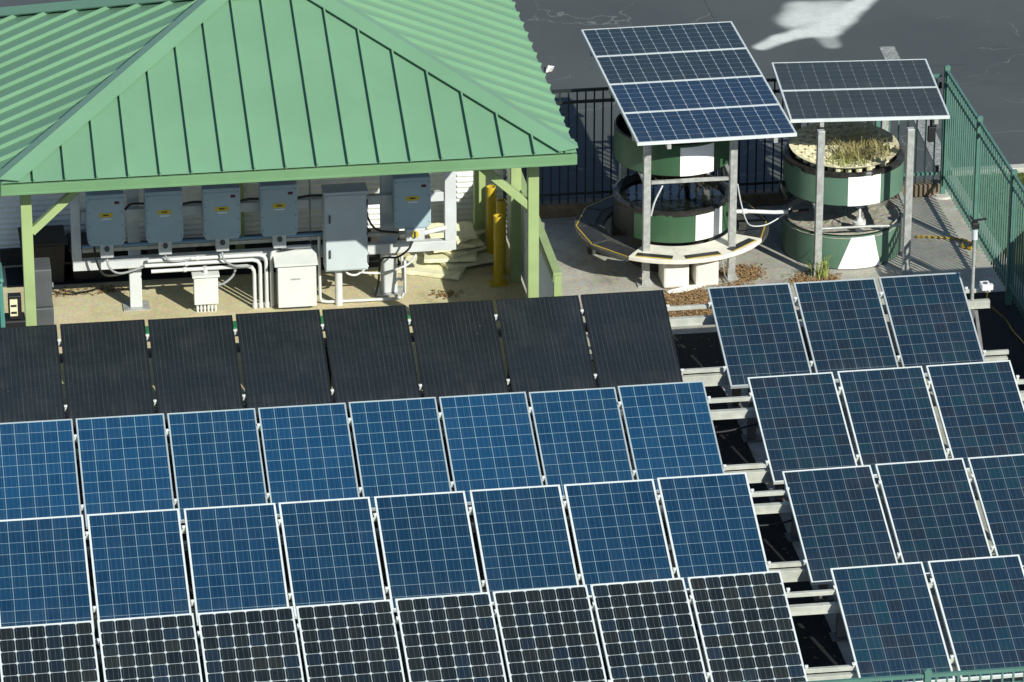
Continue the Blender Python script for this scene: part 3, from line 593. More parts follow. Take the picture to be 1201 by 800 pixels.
CAB = [([(0.60, 5.8, 1.10), (0.62, 5.78, 0.9), (0.70, 5.8, 0.70), (0.86, 5.86, 0.65), (1.1, 5.9, 0.68)], 'black cable looping below the leftmost inverter to the rack tube'),
       ([(0.75, 5.85, 0.93), (0.78, 5.80, 0.78), (0.92, 5.84, 0.68), (1.2, 5.9, 0.72)], 'grey flexible cable curving from the leftmost connection box'),
       ([(1.47, 5.85, 0.93), (1.50, 5.82, 0.84), (1.62, 5.86, 0.79), (1.80, 5.88, 0.80)], 'grey flexible cable curving below the inverter without red sticker'),
       ([(2.18, 5.85, 0.93), (2.20, 5.80, 0.80), (2.34, 5.84, 0.69), (2.55, 5.88, 0.66)], 'dark flexible cable curving below the middle inverter to the bends'),
       ([(2.89, 5.85, 0.93), (2.90, 5.86, 0.87), (3.05, 5.93, 0.84), (3.3, 5.96, 0.90), (3.45, 5.96, 0.88)], 'black cable passing over the large white box'),
       ([(3.98, 5.93, 1.45), (4.02, 5.9, 1.2), (4.14, 5.93, 1.03), (4.40, 5.93, 0.98)], 'black cable hanging between the tall cabinet and right inverter'),
       ([(4.55, 5.76, 0.94), (4.50, 5.72, 0.84), (4.36, 5.76, 0.72), (4.18, 5.9, 0.64), (4.14, 5.95, 0.30), (4.1, 5.97, 0.12)], 'black cable looping from the yellow-knob switch to the slab'),
       ([(1.00, 5.9, 1.50), (1.08, 5.93, 1.56), (1.24, 5.9, 1.57)], 'short black cable arching between the two leftmost inverters'),
       ([(3.70, 5.85, 0.60), (3.74, 5.80, 0.52), (3.86, 5.82, 0.49), (4.0, 5.86, 0.58), (3.9, 5.88, 0.50), (4.2, 5.9, 0.46), (4.5, 5.9, 0.55), (4.62, 5.93, 0.67)], 'pale flexible hose drooping below the tall cabinet to the right')]
for i, (p, l) in enumerate(CAB):
    pipe(p, 0.014, l, ('black_rubber', 'grey_cable', 'grey_cable', 'grey_cable', 'black_rubber', 'black_rubber', 'black_rubber', 'black_rubber', 'pvc')[i], 'cable', 'cable', 7)
pipe([(2.12, 5.9, 0.43), (2.2, 5.9, 0.44), (2.32, 5.93, 0.53), (2.36, 5.95, 0.66)], 0.016, 'grey hose curving from the small junction box up to the rack', 'grey_cable', 'flexible_conduit', 'conduit', 6)
for (xa, xb, lab) in ((1.70, 1.95, 'black cable between the second and third inverters'), (2.41, 2.66, 'black cable between the third and fourth inverters'), (3.12, 3.45, 'black cable from the fourth inverter to the tall cabinet')):
    pipe([(xa, 5.9, 1.53), ((xa + xb) / 2, 5.92, 1.545), (xb, 5.9, 1.55)], 0.016, lab, 'black_rubber', 'cable', 'cable', 4)

# foam boards, bollards, clutter in the pavilion
FB = [(4.94, 6.78, 0.086, -24, 0.95, 0.56, 0.07, 0), (5.36, 6.94, 0.160, 20, 0.85, 0.55, 0.065, 3), (5.18, 6.92, 0.232, -8, 0.78, 0.55, 0.06, -3), (5.36, 7.08, 0.300, 32, 0.80, 0.5, 0.06, 4), (5.24, 7.06, 0.372, 10, 0.78, 0.52, 0.055, -2), (5.22, 7.12, 0.440, -16, 0.80, 0.52, 0.055, 3), (5.34, 7.10, 0.505, 40, 0.66, 0.48, 0.055, -2), (5.20, 7.06, 0.570, 4, 0.70, 0.46, 0.055, 5)]
FL = ['bottom board', 'second board', 'third board', 'fourth board', 'fifth board', 'sixth board', 'seventh board', 'top board']
for i, (x, y, z, a, l, ww, th, tl) in enumerate(FB):
    l *= 0.86; ww *= 0.9; th *= 0.75; z = 0.086 + (z - 0.086) * 0.78
    b = MB(); pts = []; n = 10; rag = lambda: random.uniform(-0.007, 0.007) * (3 if random.random() < 0.15 else 1)
    for k in range(n): pts.append((-l / 2 + l * k / n, -ww / 2 + rag()))
    for k in range(6): pts.append((l / 2 + rag(), -ww / 2 + ww * k / 6))
    for k in range(n): pts.append((l / 2 - l * k / n, ww / 2 + rag()))
    for k in range(6): pts.append((-l / 2 + rag(), ww / 2 - ww * k / 6))
    b.prism(pts, 0, th); o = b.build('foam_board', 'foam', bevel=0.008)
    o.location = (x, y, z); o.rotation_euler = (R(tl), R(tl * 0.6), R(a))
    tag(o, 'yellowed insulation foam board, %s of the pile by the white siding' % FL[i], 'foam board', 'pile of foam boards')
for (x, y, h, lab) in ((5.70, 6.22, 0.93, 'yellow steel bollard standing nearest the camera, in front of the other two'), (5.79, 6.60, 0.98, 'yellow bollard in the middle, partly hidden behind the nearest bollard'), (5.72, 7.02, 1.0, 'yellow bollard farthest back, by the green wall post')):
    bo = thing('bollard', lab, 'bollard', (x, y, 0.081), 'yellow bollards in the pavilion')
    MB().lathe(x, y, [(0.062, 0.09), (0.062, 0.081 + h), (0.05, 0.081 + h), (0.05, 0.081 + h - 0.12), (0.0005, 0.081 + h - 0.12)], 28).build('tube', 'yellow', bo, smooth=True)
    MB().box(x - 0.12, x + 0.12, y - 0.11, y + 0.11, 0.0815, 0.094).build('base_plate', 'yellow', bo, bevel=0.003)
tag(MB().box(-0.45, 4.55, 6.98, 7.60, 0.081, 0.095).build('shade_sheet', 'mat', bevel=0.003), 'black sheet deepening the shade along the rear wall of the pavilion', 'mat')  # dark sheet put in for the deep shade on the slab
for i, (x0, x1, y0, y1, h, lab) in enumerate(((-0.25, 0.30, 7.0, 7.55, 0.62, 'black storage crate in the shade, leftmost behind the rack'), (0.36, 0.92, 7.05, 7.56, 0.50, 'black storage crate in the shade, behind the leftmost rack tube'), (1.35, 1.95, 7.1, 7.55, 0.34, 'low black storage crate in the shade behind the small junction box'))):
    cr = thing('storage_crate', lab, 'crate', ((x0 + x1) / 2, (y0 + y1) / 2, 0.096), 'black crates behind the rack')
    MB().prism_y([(x0 + 0.03, 0.097), (x1 - 0.03, 0.097), (x1, h), (x0, h)], y0, y1).build('body', 'black_rubber', cr, bevel=0.015); MB().box(x0 - 0.015, x1 + 0.015, y0 - 0.015, y1 + 0.015, h + 0.001, h + 0.04).build('lid', 'lock', cr, bevel=0.01)
gb = thing('battery_cabinet', 'dark grey two-tier cabinet standing behind the left green post', 'cabinet', (-0.12, 4.95, 0.08))
MB().box(-0.26, 0.03, 4.80, 5.25, 0.085, 0.72).build('lower_box', 'grey_box', gb, bevel=0.015); MB().box(-0.24, 0.02, 4.82, 5.22, 0.725, 1.22).build('upper_box', 'grey_box', gb, bevel=0.015)
for z in (0.5, 0.95): MB().box(0.031, 0.04, 4.9, 4.94, z, z + 0.05).build('catch', 'alu', gb)
tb = thing('utility_bin', 'teal plastic bin at the left edge, with rounded lid', 'bin', (-0.75, 4.3, 0.08))
MB().prism_y([(-1.05, 0.085), (-0.57, 0.085), (-0.60, 1.40), (-1.02, 1.40)], 4.05, 4.55).build('body', 'teal_box', tb, bevel=0.02); MB().box(-1.06, -0.585, 4.02, 4.58, 1.403, 1.47).build('lid', 'teal_box', tb, bevel=0.025)
tr = thing('portable_meter', 'black box with a yellow face leaning between teal bin and green post', 'meter', (-0.42, 4.75, 0.6))
MB().box(-0.52, -0.36, 4.74, 4.86, 0.62, 0.93).build('body', 'lock', tr, bevel=0.012); MB().box(-0.50, -0.41, 4.733, 4.739, 0.67, 0.89).build('face', 'cup', tr)
MB().box(-0.62, -0.32, 4.72, 5.0, 0.085, 0.61).build('stand', 'lock', tr, bevel=0.02)
MB().box(-0.49, -0.42, 4.729, 4.732, 0.70, 0.73).build('print_bar', 'label_dark', tr); MB().box(-0.49, -0.42, 4.729, 4.732, 0.79, 0.82).build('print_bar', 'label_dark', tr)
b = MB()
for i in range(260):
    q = random.random()
    if q < 0.7: x, y = random.uniform(0.1, 1.1), random.gauss(6.72, 0.08)
    else: x, y = random.gauss(5.0, 0.1), random.gauss(5.95, 0.07)
    a = random.uniform(0, 6.28); l = random.uniform(0.015, 0.04); z = 0.083 + random.uniform(0.003, 0.02)
    b.add([(x - l * math.cos(a), y - l * math.sin(a), z), (x + l * .4 * math.sin(a), y - l * .4 * math.cos(a), z + .006), (x + l * math.cos(a), y + l * math.sin(a), z + .004), (x - l * .4 * math.sin(a), y + l * .4 * math.cos(a), z)], [(0, 1, 2, 3)])
stuff(b.build('dry_leaves', 'leaf'), 'dry brown leaves and twigs drifted on the tan slab', 'leaves')

# ------------------------------------------------------------------ water tanks and canopies
def tank_wall(cx, cy, r, z0, z1, parent, mat='tank_black'):
    return MB().lathe(cx, cy, [(r - 0.10, z0), (r, z0), (r, z1), (r - 0.015, z1 + 0.012), (r - 0.03, z1), (r - 0.03, z1 - 0.16), (0.001, z1 - 0.16)], 72).build('wall', mat, parent, smooth=True)
T1 = (8.045, 6.95, 0.745); T2 = (10.27, 6.95, 0.765)
# first tower: lower open tank, upper tank
t1 = thing('lower_water_tank', 'dark green open water tank with blank white sheet, set inside the ring bench', 'water tank', (T1[0], T1[1], 0.0))
MB().lathe(T1[0], T1[1], [(0.0005, 0.42), (0.56, 0.42), (0.56, 0.009)], 48).build('pedestal', 'dark_wall', t1)
tank_wall(*T1, 0.50, 0.90, t1)
MB().lathe(T1[0], T1[1], [(T1[2] + 0.012, 0.86), (T1[2] + 0.018, 0.905), (T1[2] - 0.025, 0.925), (T1[2] - 0.065, 0.90), (T1[2] - 0.08, 0.80)], 96, 0.016).build('liner_rim', 'liner', t1, smooth=True)
g = G('dark_water'); pz = g.pos(); g.bump(g.noise(pz, 7, 3), 0.12, 0.02)
M['water'] = g.done((0.008, 0.010, 0.006), 0.06, 0, 0.5)
MB().disc(T1[0], T1[1], T1[2] - 0.05, 0.845).build('water', 'water', t1)
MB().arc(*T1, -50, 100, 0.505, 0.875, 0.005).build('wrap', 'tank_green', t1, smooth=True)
MB().arc(T1[0], T1[1], T1[2] + 0.006, 13.5, 47.5, 0.515, 0.885, 0.004).build('blank_sheet', 'poster', t1, smooth=True)
u1 = thing('upper_water_tank', 'dark green upper tank hung just under the four-module canopy', 'water tank', (T1[0], T1[1], 1.4))
tank_wall(*T1, 1.41, 1.84, u1)
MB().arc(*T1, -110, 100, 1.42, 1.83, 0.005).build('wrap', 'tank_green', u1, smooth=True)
MB().arc(T1[0], T1[1], T1[2] + 0.006, -3, 33, 1.415, 1.80, 0.004).build('blank_sheet', 'poster', u1, smooth=True)
for k in range(26):
    a = R(-70 + k * 6 + random.uniform(-2, 2)); rr = T1[2] - random.uniform(0.03, 0.4); x, y = T1[0] + rr * math.sin(a), T1[1] - rr * math.cos(a); l = random.uniform(0.08, 0.34)
    MB().tube([(x, y, 1.41), (x + random.uniform(-.04, .04), y, 1.41 - l * 0.5), (x + random.uniform(-.06, .06), y + random.uniform(-.04, .04), 1.41 - l)], random.uniform(0.006, 0.018), 6).build('hanging_root', 'soil', u1)
t2 = thing('gravel_tank', 'muted green lower tank topped with gravel, tapered white sheet on its side', 'water tank', (T2[0], T2[1], 0.0))
tank_wall(*T2, 0.012, 0.47, t2)
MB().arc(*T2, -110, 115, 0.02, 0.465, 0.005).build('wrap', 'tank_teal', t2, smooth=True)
MB().arc(T2[0], T2[1], T2[2] + 0.006, -15, 28, 0.02, 0.45, 0.006, 24, -3, 20).build('blank_sheet', 'poster', t2, smooth=True)
b = MB(); nR, nA = 14, 60; vs = [(T2[0], T2[1], 0.43)]; fs = []
for i in range(1, nR + 1):
    for k in range(nA):
        a = 2 * math.pi * k / nA; r = (T2[2] + 0.012) * i / nR; vs.append((T2[0] + r * math.cos(a), T2[1] + r * math.sin(a), (0.465 if i > nR - 2 else 0.435) + random.uniform(-.008, .008) + (0.022 if i == nR - 1 else 0) - (0.03 if i == nR else 0)))
for k in range(nA): fs.append((0, 1 + k, 1 + (k + 1) % nA))
for i in range(nR - 1):
    for k in range(nA): fs.append((1 + i * nA + k, 1 + (i + 1) * nA + k, 1 + (i + 1) * nA + (k + 1) % nA, 1 + i * nA + (k + 1) % nA))
b.add(vs, fs); b.build('gravel_fill', 'gravel', t2)
u2 = thing('planter_tank', 'muted green upper tank holding a cream holed board and dry plants', 'water tank', (T2[0], T2[1], 0.86))
tank_wall(*T2, 0.88, 1.30, u2)
MB().lathe(T2[0], T2[1], [(T2[2] + 0.012, 1.27), (T2[2] + 0.014, 1.315), (T2[2] - 0.02, 1.335), (T2[2] - 0.07, 1.32), (T2[2] - 0.09, 1.22)], 96, 0.016).build('liner_rim', 'liner', u2, smooth=True)
MB().arc(*T2, -110, 115, 0.89, 1.29, 0.005).build('wrap', 'tank_teal', u2, smooth=True)
MB().arc(T2[0], T2[1], T2[2] + 0.006, -7.5, 25.5, 0.885, 1.28, 0.004).build('blank_sheet', 'poster', u2, smooth=True)
MB().disc(T2[0], T2[1], T2[2] - 0.08, 1.26).build('soil', 'soil', u2)
# cream board: a dished disc with rows of deep round cups
b = MB(); cs = 0.135; Rb = T2[2] - 0.06
def zb(x, y): return 1.335 + 0.09 * ((x / Rb) ** 2 + (y / Rb) ** 2) + 0.05 * (y / Rb)
def clampR(x, y):
    r = math.hypot(x, y); return (x, y) if r <= Rb else (x * Rb / r, y * Rb / r)
for i in range(-8, 9):
    for j in range(-8, 9):
        cx, cy = i * cs + (cs / 2 if j % 2 else 0), j * cs * 0.88
        if math.hypot(cx, cy) > Rb + 0.075: continue
        sq = [(-1, -1), (0, -1), (1, -1), (1, 0), (1, 1), (0, 1), (-1, 1), (-1, 0)]; n = 8; vs = []; fs = []
        for k in range(n):
            x, y = clampR(cx + sq[k][0] * cs / 2, cy + sq[k][1] * cs * 0.44); vs.append((T2[0] + x, T2[1] + y, zb(x, y)))
        if math.hypot(cx, cy) > Rb - 0.07: b.add(vs, [tuple(range(n))]); continue
        for dz, rr in ((0.006, 0.050 + random.uniform(-.005, .003)), (-0.08, 0.040)):
            for k in range(n):
                x, y = cx + rr * math.cos(R(225 + 45 * k)), cy + rr * math.sin(R(225 + 45 * k)); vs.append((T2[0] + x, T2[1] + y, zb(x, y) + dz))
        for k in range(n): fs += [(k, (k + 1) % n, n + (k + 1) % n, n + k), (n + k, n + (k + 1) % n, 2 * n + (k + 1) % n, 2 * n + k)]
        b.add(vs, fs)
b.build('holed_board', 'cup', u2)
def tuft(b, x, y, z, n, hmin, hmax, spread, w=0.006, lean=0.5):
    for i in range(n):
        a = random.uniform(0, 6.28); r = spread * math.sqrt(random.random()); px, py = x + r * math.cos(a), y + r * math.sin(a); h = random.uniform(hmin, hmax)
        l = random.uniform(0, lean) * h; a2 = random.uniform(0, 6.28); q = a2 + 1.57; ww = w * random.uniform(.6, 1.3)
        p = [(px, py, z), (px + l * .35 * math.cos(a2), py + l * .35 * math.sin(a2), z + h * .6), (px + l * math.cos(a2), py + l * math.sin(a2), z + h * random.uniform(.7, 1))]
        vs = []
        for k, c in enumerate(p):
            kk = ww * (1, .8, .15)[k]; vs += [(c[0] - kk * math.cos(q), c[1] - kk * math.sin(q), c[2]), (c[0] + kk * math.cos(q), c[1] + kk * math.sin(q), c[2])]
        b.add(vs, [(0, 1, 3, 2), (2, 3, 5, 4)])
b = MB(); b2 = MB()
tuft(b, T2[0] + 0.27, T2[1] - 0.18, 1.33, 230, 0.08, 0.28, 0.30, 0.0045, 2.2); tuft(b, T2[0] + 0.18, T2[1] - 0.22, 1.33, 150, 0.10, 0.34, 0.36, 0.004, 2.0); tuft(b, T2[0] + 0.1, T2[1] + 0.25, 1.38, 50, 0.06, 0.22, 0.34, 0.006, 1.0)
tuft(b2, T2[0] - 0.05, T2[1] - 0.42, 1.32, 170, 0.05, 0.14, 0.26, 0.007, 1.0)
stuff(b.build('dry_plants', 'straw'), 'tangled straw-coloured dry plants on the cream holed board', 'plants')
stuff(b2.build('low_plants', 'straw_green'), 'yellow-green low plants along the front of the cream board', 'plants')
b = MB(); tuft(b, 9.80, 6.02, 0.012, 90, 0.10, 0.36, 0.11, 0.007, 0.9); tag(b.build('grass_tuft', 'straw_green'), 'yellowing grass tuft at the foot of the right tower', 'grass tuft')
VX, VY = 10.38, 6.42
vv = thing('pipe_valve', 'white plastic valve standing on the gravel of the lower right tank', 'valve', (VX, VY, 0.45))
MB().lathe(VX, VY, [(0.0005, 0.62), (0.035, 0.62), (0.045, 0.58), (0.085, 0.57), (0.085, 0.51), (0.05, 0.50), (0.05, 0.445)], 20).build('body', 'pvc', vv, smooth=True); MB().tube([(VX, VY, 0.62), (VX, VY, 0.76)], 0.018, 10).build('stem', 'pvc', vv); MB().box(VX - 0.05, VX + 0.05, VY - 0.015, VY + 0.015, 0.761, 0.78).build('handle', 'pvc', vv)
pipe([(9.84, 6.22, 0.58), (10.44, 6.20, 0.585), (10.86, 6.17, 0.585)], 0.018, 'thin grey pipe level across the front of the lower right tank', 'galv', 'pipe', 'pipe')
# bench
bench = thing('ring_bench', 'ring bench with charcoal insets and yellow edging round the left water tower', 'bench', (T1[0], T1[1], 0.0))
RI, RO = 0.86, 1.245
P_ = lambda r, a: (T1[0] + r * math.sin(R(a)), T1[1] - r * math.cos(R(a)))
def ring(a0, a1, ri, z1, mat, n):
    poly = [P_(RO, a0 + (a1 - a0) * i / n) for i in range(n + 1)] + [P_(ri, a1 - (a1 - a0) * i / n) for i in range(n + 1)]
    return MB().prism(poly, z1 - 0.055, z1).build('segment', mat, bench, bevel=0.006)
def inset(c, rm, hr, hw, z1, tpr, par):
    ta, ra = (math.cos(R(c)), math.sin(R(c))), (math.sin(R(c)), -math.cos(R(c)))
    Q = lambda t, r: (T1[0] + ra[0] * r + ta[0] * t, T1[1] + ra[1] * r + ta[1] * t)
    MB().prism([Q(-hw * tpr, rm - hr), Q(hw * tpr, rm - hr), Q(hw, rm + hr), Q(-hw, rm + hr)], z1 - 0.004, z1 + 0.006).build('inset', 'inset', par)
    MB().prism([Q(-hw, rm + hr + 0.002), Q(hw, rm + hr + 0.002), Q(hw + 0.004, rm + hr + 0.018), Q(-hw - 0.004, rm + hr + 0.018)], z1 - 0.004, z1 + 0.007).build('yellow_edge', 'yellow_line', par)
fr_ = ring(-36, 57, 0.775, 0.475, 'cream', 26)
for c in (-21, 10, 41): inset(c, 1.125, 0.050, 0.235, 0.475, 0.97, fr_)
for k in range(9):
    a0 = 57 + 267 / 9 * k; a1 = a0 + 267 / 9
    sg = ring(a0 + 0.25, a1 - 0.25, RI, 0.45, 'stone', 8); inset((a0 + a1) / 2, 1.07, 0.105, 0.295, 0.45, 0.80, sg)
for a in (-105, 105, 145, 180, 215):
    x, y = T1[0] + 1.02 * math.sin(R(a)), T1[1] - 1.02 * math.cos(R(a)); MB().box(x - 0.06, x + 0.06, y - 0.06, y + 0.06, 0.006, 0.392).build('leg', 'stone', bench, bevel=0.005)
for (x0, x1, lab) in ((7.76, 8.09, 'off-white square bin under the bench, the left of the pair'), (8.17, 8.47, 'off-white square bin under the bench, the right of the pair')):
    bn = thing('storage_bin', lab, 'bin', ((x0 + x1) / 2, 6.2, 0.01), 'bins under the bench')
    MB().box(x0, x1, 5.90, 6.30, 0.0125, 0.37).build('body', 'bin', bn, bevel=0.03); MB().box(x0 + 0.012, x1 - 0.012, 5.91, 6.29, 0.371, 0.388).build('lid', 'grey_box', bn, bevel=0.006)
b = MB(); b.add([(7.80, 5.72, 0.022), (8.05, 5.76, 0.026), (8.3, 5.9, 0.02), (8.28, 5.97, 0.03), (8.05, 5.90, 0.036), (7.78, 5.80, 0.026)], [(0, 1, 4, 5), (1, 2, 3, 4)])
o = b.build('paper_sheet', 'paper'); sm = o.modifiers.new('t', 'SOLIDIFY'); sm.thickness = 0.004; tag(o, 'white sheet lying on the brown mulch below the bins', 'sheet')

def panel(kind, frame, Wd, Ld, lip, label, group, fh=0.04):
    p = thing('solar_panel', label, 'solar panel', (0, 0, 0), group)
    b = MB(); i = lip
    for (x0, x1, y0, y1) in ((0, Wd, 0, i), (0, Wd, Ld - i, Ld), (0, i, i, Ld - i), (Wd - i, Wd, i, Ld - i)): b.box(x0, x1, y0, y1, -fh, 0)
    b.build('frame', frame, p)
    g_ = MB(); e = lip * 0.6; g_.box(e, Wd - e, e, Ld - e, -0.010, -0.003); g_.build('cell_sheet', kind, p)
    MB().box(Wd / 2 - 0.06, Wd / 2 + 0.06, Ld - 0.2, Ld - 0.12, -0.035, -0.0105).build('junction_box', 'lock', p)
    return p
ORD = ['leftmost', 'second from left', 'third from left', 'fourth from left', 'fifth from left', 'sixth from left', 'seventh from left', 'rightmost']
def canopy(name, label, bl, yaw, z, n, posts, group, labels):
    c = thing(name, label, 'canopy frame', (bl[0], bl[1], 0))
    Rz = Matrix.Rotation(yaw, 3, 'Z'); base = Vector((bl[0], bl[1], 0)); T = lambda x, y, zz: base + Rz @ Vector((x, y, 0)) + Vector((0, 0, zz))
    for px, py in posts:
        q = Vector((px, py, 0)); po = MB().box(px - 0.045, px + 0.045, py - 0.045, py + 0.045, 0.02, z - 0.105).build('post', 'galv', c, bevel=0.006)
        MB().box(px - 0.11, px + 0.11, py - 0.09, py + 0.09, 0.009, 0.022).build('base_plate', 'galv', po)
        MB().add([(px - 0.056, py - 0.064, 0.024), (px + 0.09, py - 0.064, 0.024), (px + 0.0, py - 0.064, 0.19), (px - 0.056, py - 0.064, 0.19), (px - 0.056, py - 0.056, 0.024), (px + 0.09, py - 0.056, 0.024), (px + 0.0, py - 0.056, 0.19), (px - 0.056, py - 0.056, 0.19)], [(0, 1, 2, 3), (4, 7, 6, 5), (0, 4, 5, 1), (1, 5, 6, 2), (2, 6, 7, 3), (3, 7, 4, 0)]).build('gusset', 'galv', po)
    D = n * CL
    for x in (0.40, 1.85 if n == 2 else 1.75): MB().bar(T(x, -0.02, z - 0.075), T(x, D - 0.06, z - 0.075), 0.05, 0.055).build('rail', 'galv', c)
    for y in ([0.55, D - 0.6] if n == 2 else [0.55, 2.2, D - 0.5]): MB().bar(T(0.04, y, z - 0.145), T(CW - 0.04, y, z - 0.145), 0.08, 0.075).build('cross_beam', 'galv', c)
    for i in range(n):
        p = panel(('half_cut_grey' if n == 2 else 'half_cut' if i < 2 else 'half_cut_reflect'), 'alu_bright', CW, CL - 0.006, 0.022, labels[i], group, 0.042)
        p.location = T(0, CL * i, z); p.rotation_euler = (0, 0, yaw)
    return c
c1 = canopy('panel_canopy', 'galvanised post canopy carrying four panels over the left water tower', (7.345, 5.56), R(0.8), 2.16, 4, ((7.565, 6.10), (8.665, 6.09), (7.56, 7.86), (8.66, 7.87)),
       'panels on the left canopy', ['landscape solar panel at the front edge of the larger flat canopy', 'landscape solar panel second from front on the larger flat canopy', 'landscape solar panel third from front on the larger flat canopy', 'landscape solar panel at the far end of the larger flat canopy'])
MB().bar((7.622, 6.10, 1.395), (8.608, 6.09, 1.40), 0.04, 0.04).build('tank_support_bar', 'galv', c1); MB().bar((7.56, 6.16, 1.37), (7.56, 7.80, 1.37), 0.05, 0.05).build('tank_support_bar', 'galv', c1); MB().bar((8.665, 6.16, 1.37), (8.665, 7.80, 1.37), 0.05, 0.05).build('tank_support_bar', 'galv', c1)
c2 = canopy('small_panel_canopy', 'galvanised post canopy carrying two panels over the right water tower', (9.405, 6.20), R(-4.4), 2.10, 2, ((9.77, 6.05), (10.90, 5.96), (9.86, 7.93), (11.0, 7.85)),
       'panels on the right canopy', ['landscape solar panel at the front of the smaller canopy near the fence', 'landscape solar panel at the rear of the smaller canopy near the fence'])
MB().bar((9.775, 6.10, 0.85), (9.86, 7.88, 0.85), 0.05, 0.05).build('tank_support_bar', 'galv', c2); MB().bar((10.905, 6.01, 0.85), (11.0, 7.80, 0.85), 0.05, 0.05).build('tank_support_bar', 'galv', c2)
pb_ = MB().box(11.16, 11.25, 6.08, 6.15, 1.74, 1.94); pb_.bar((11.2, 6.12, 1.94), (11.2, 6.13, 2.05), 0.03, 0.03); tag(pb_.build('controller_box', 'lock', bevel=0.006), 'small black box hanging below the right front of the smaller canopy', 'box')
for k in range(4):
    x = 10.0 + 0.27 * k; q = MB().lathe(x, 7.35, [(0.0005, 1.80), (0.045, 1.80), (0.06, 1.89), (0.05, 1.89), (0.038, 1.81)], 14)
    for s_ in (-1, 1): q.tube([(x + 0.05 * s_, 7.35, 1.88), (x, 7.35, 1.96)], 0.004, 5)
    tag(q.build('hanging_cup', 'cup', smooth=True), 'small cream cup hanging under the rear of the smaller canopy', 'cup', 'cups under the smaller canopy')
pipe([(8.72, 6.45, 0.79), (8.95, 6.50, 0.76), (9.30, 6.56, 0.70), (9.48, 6.6, 0.68)], 0.026, 'white pipe bridging from the left water tank towards the right tank', 'pvc', 'pipe', 'pipe', couplings=(((8.86, 6.48, 0.772), (8.93, 6.495, 0.763)),))
pipe([(9.48, 6.6, 0.68), (9.76, 6.62, 0.68)], 0.024, 'dark pipe end entering the right tank above its gravel', 'black_rubber', 'pipe', 'pipe')
pipe([(8.73, 6.12, 1.30), (8.78, 6.15, 1.05), (8.86, 6.2, 0.78), (8.98, 6.4, 0.60), (9.2, 6.55, 0.54), (9.45, 6.7, 0.60), (9.56, 6.75, 0.68)], 0.009, 'pale cable swooping from the left canopy post to the right tank', 'white_metal', 'cable', 'cable', 7)
pipe([(7.62, 6.08, 0.95), (7.66, 6.05, 1.15), (7.76, 6.06, 1.36)], 0.012, 'thin pale hose tied to the left canopy post above the water', 'white_metal', 'hose', 'hose', 6)
pipe([(8.50, 6.0, 0.42), (8.52, 5.9, 0.30), (8.56, 5.92, 0.12), (8.66, 5.9, 0.02)], 0.008, 'thin grey cable trailing from the bench to the mulch', 'grey_cable', 'cable', 'cable', 6)
pipe([(9.47, 6.72, 0.81), (9.43, 6.82, 0.90), (9.47, 6.9, 0.96), (9.55, 6.87, 0.88), (9.57, 6.82, 0.76)], 0.030, 'grey crumpled hose bundle at the left of the planter tank', 'tank_black', 'hose', 'hose', 6)

# ------------------------------------------------------------------ panel array
TILT = R(21.3); ZT = 1.45
ROWS = {  # x0, pitch, y-at-x0, slope
 'L1': (-1.0347, 1.0280, 2.631, -0.0049, 8), 'L2': (-1.0143, 1.0266, -0.0176, -0.0022, 8), 'L3': (-1.0488, 1.0353, -2.4848, 0.0005, 8), 'L4': (-1.0838, 1.0290, -4.9681, 0.0131, 8),
 'R1': (7.6956, 1.0430, 2.583, 0.0018, 3), 'R2': (7.6927, 1.0428, -0.0635, 0.0080, 3), 'R3': (7.6175, 1.0410, -2.634, 0.0178, 3), 'R4': (7.6449, 1.0480, -4.996, 0.0141, 3)}
KIND = {'L1': ('mono_black', 'black_frame', 0.014, 'all-black striped solar panel', 'rearmost black row'),
        'L2': ('poly_blue', 'alu', 0.013, 'bright blue solar panel', 'blue row just below the black row'),
        'L3': ('poly_navy', 'alu_bright', 0.022, 'deep blue solar panel', 'row just above the white-diamond row'),
        'L4': ('mono_white', 'alu_bright', 0.019, 'dark solar panel with white diamond grid', 'front left row'),
        'R1': ('poly_dark', 'alu', 0.020, 'mottled navy solar panel', 'rearmost row of the right block'),
        'R2': ('poly_dark', 'alu_bright', 0.018, 'mottled navy solar panel', 'second row of the right block'),
        'R3': ('poly_dark', 'alu_bright', 0.018, 'mottled navy solar panel', 'third row of the right block'),
        'R4': ('poly_dark', 'alu_bright', 0.020, 'mottled navy solar panel', 'front row of the right block')}
ct, st = math.cos(TILT), math.sin(TILT)
proto = {}
for key, (x0, pit, y0, slp, n) in ROWS.items():
    kind, fr, lip, desc, rown = KIND[key]
    for c in range(n):
        if n == 8: wh = ORD[c]
        else: wh = ('left panel', 'middle panel', 'right panel')[c]
        lab = '%s, %s in the %s' % (desc, wh, rown)
        grp = 'solar panels of the %s' % rown
        pk = (kind, fr, lip)
        if pk not in proto: p = proto[pk] = panel(kind, fr, PW, PL, lip, lab, grp)
        else: p = copy_tree(proto[pk])
        p['label'] = lab; p['group'] = grp
        X = x0 + c * pit; Y = y0 + slp * X
        # origin is the lower left corner; +y of the panel runs upslope
        jx, jy = random.gauss(0, 0.0025), random.gauss(0, 0.003)
        p.location = (X + jx, Y - PL * ct + jy, ZT - PL * st); p.rotation_euler = (TILT + random.gauss(0, 0.0025), 0, math.atan(slp) + random.gauss(0, 0.0015))
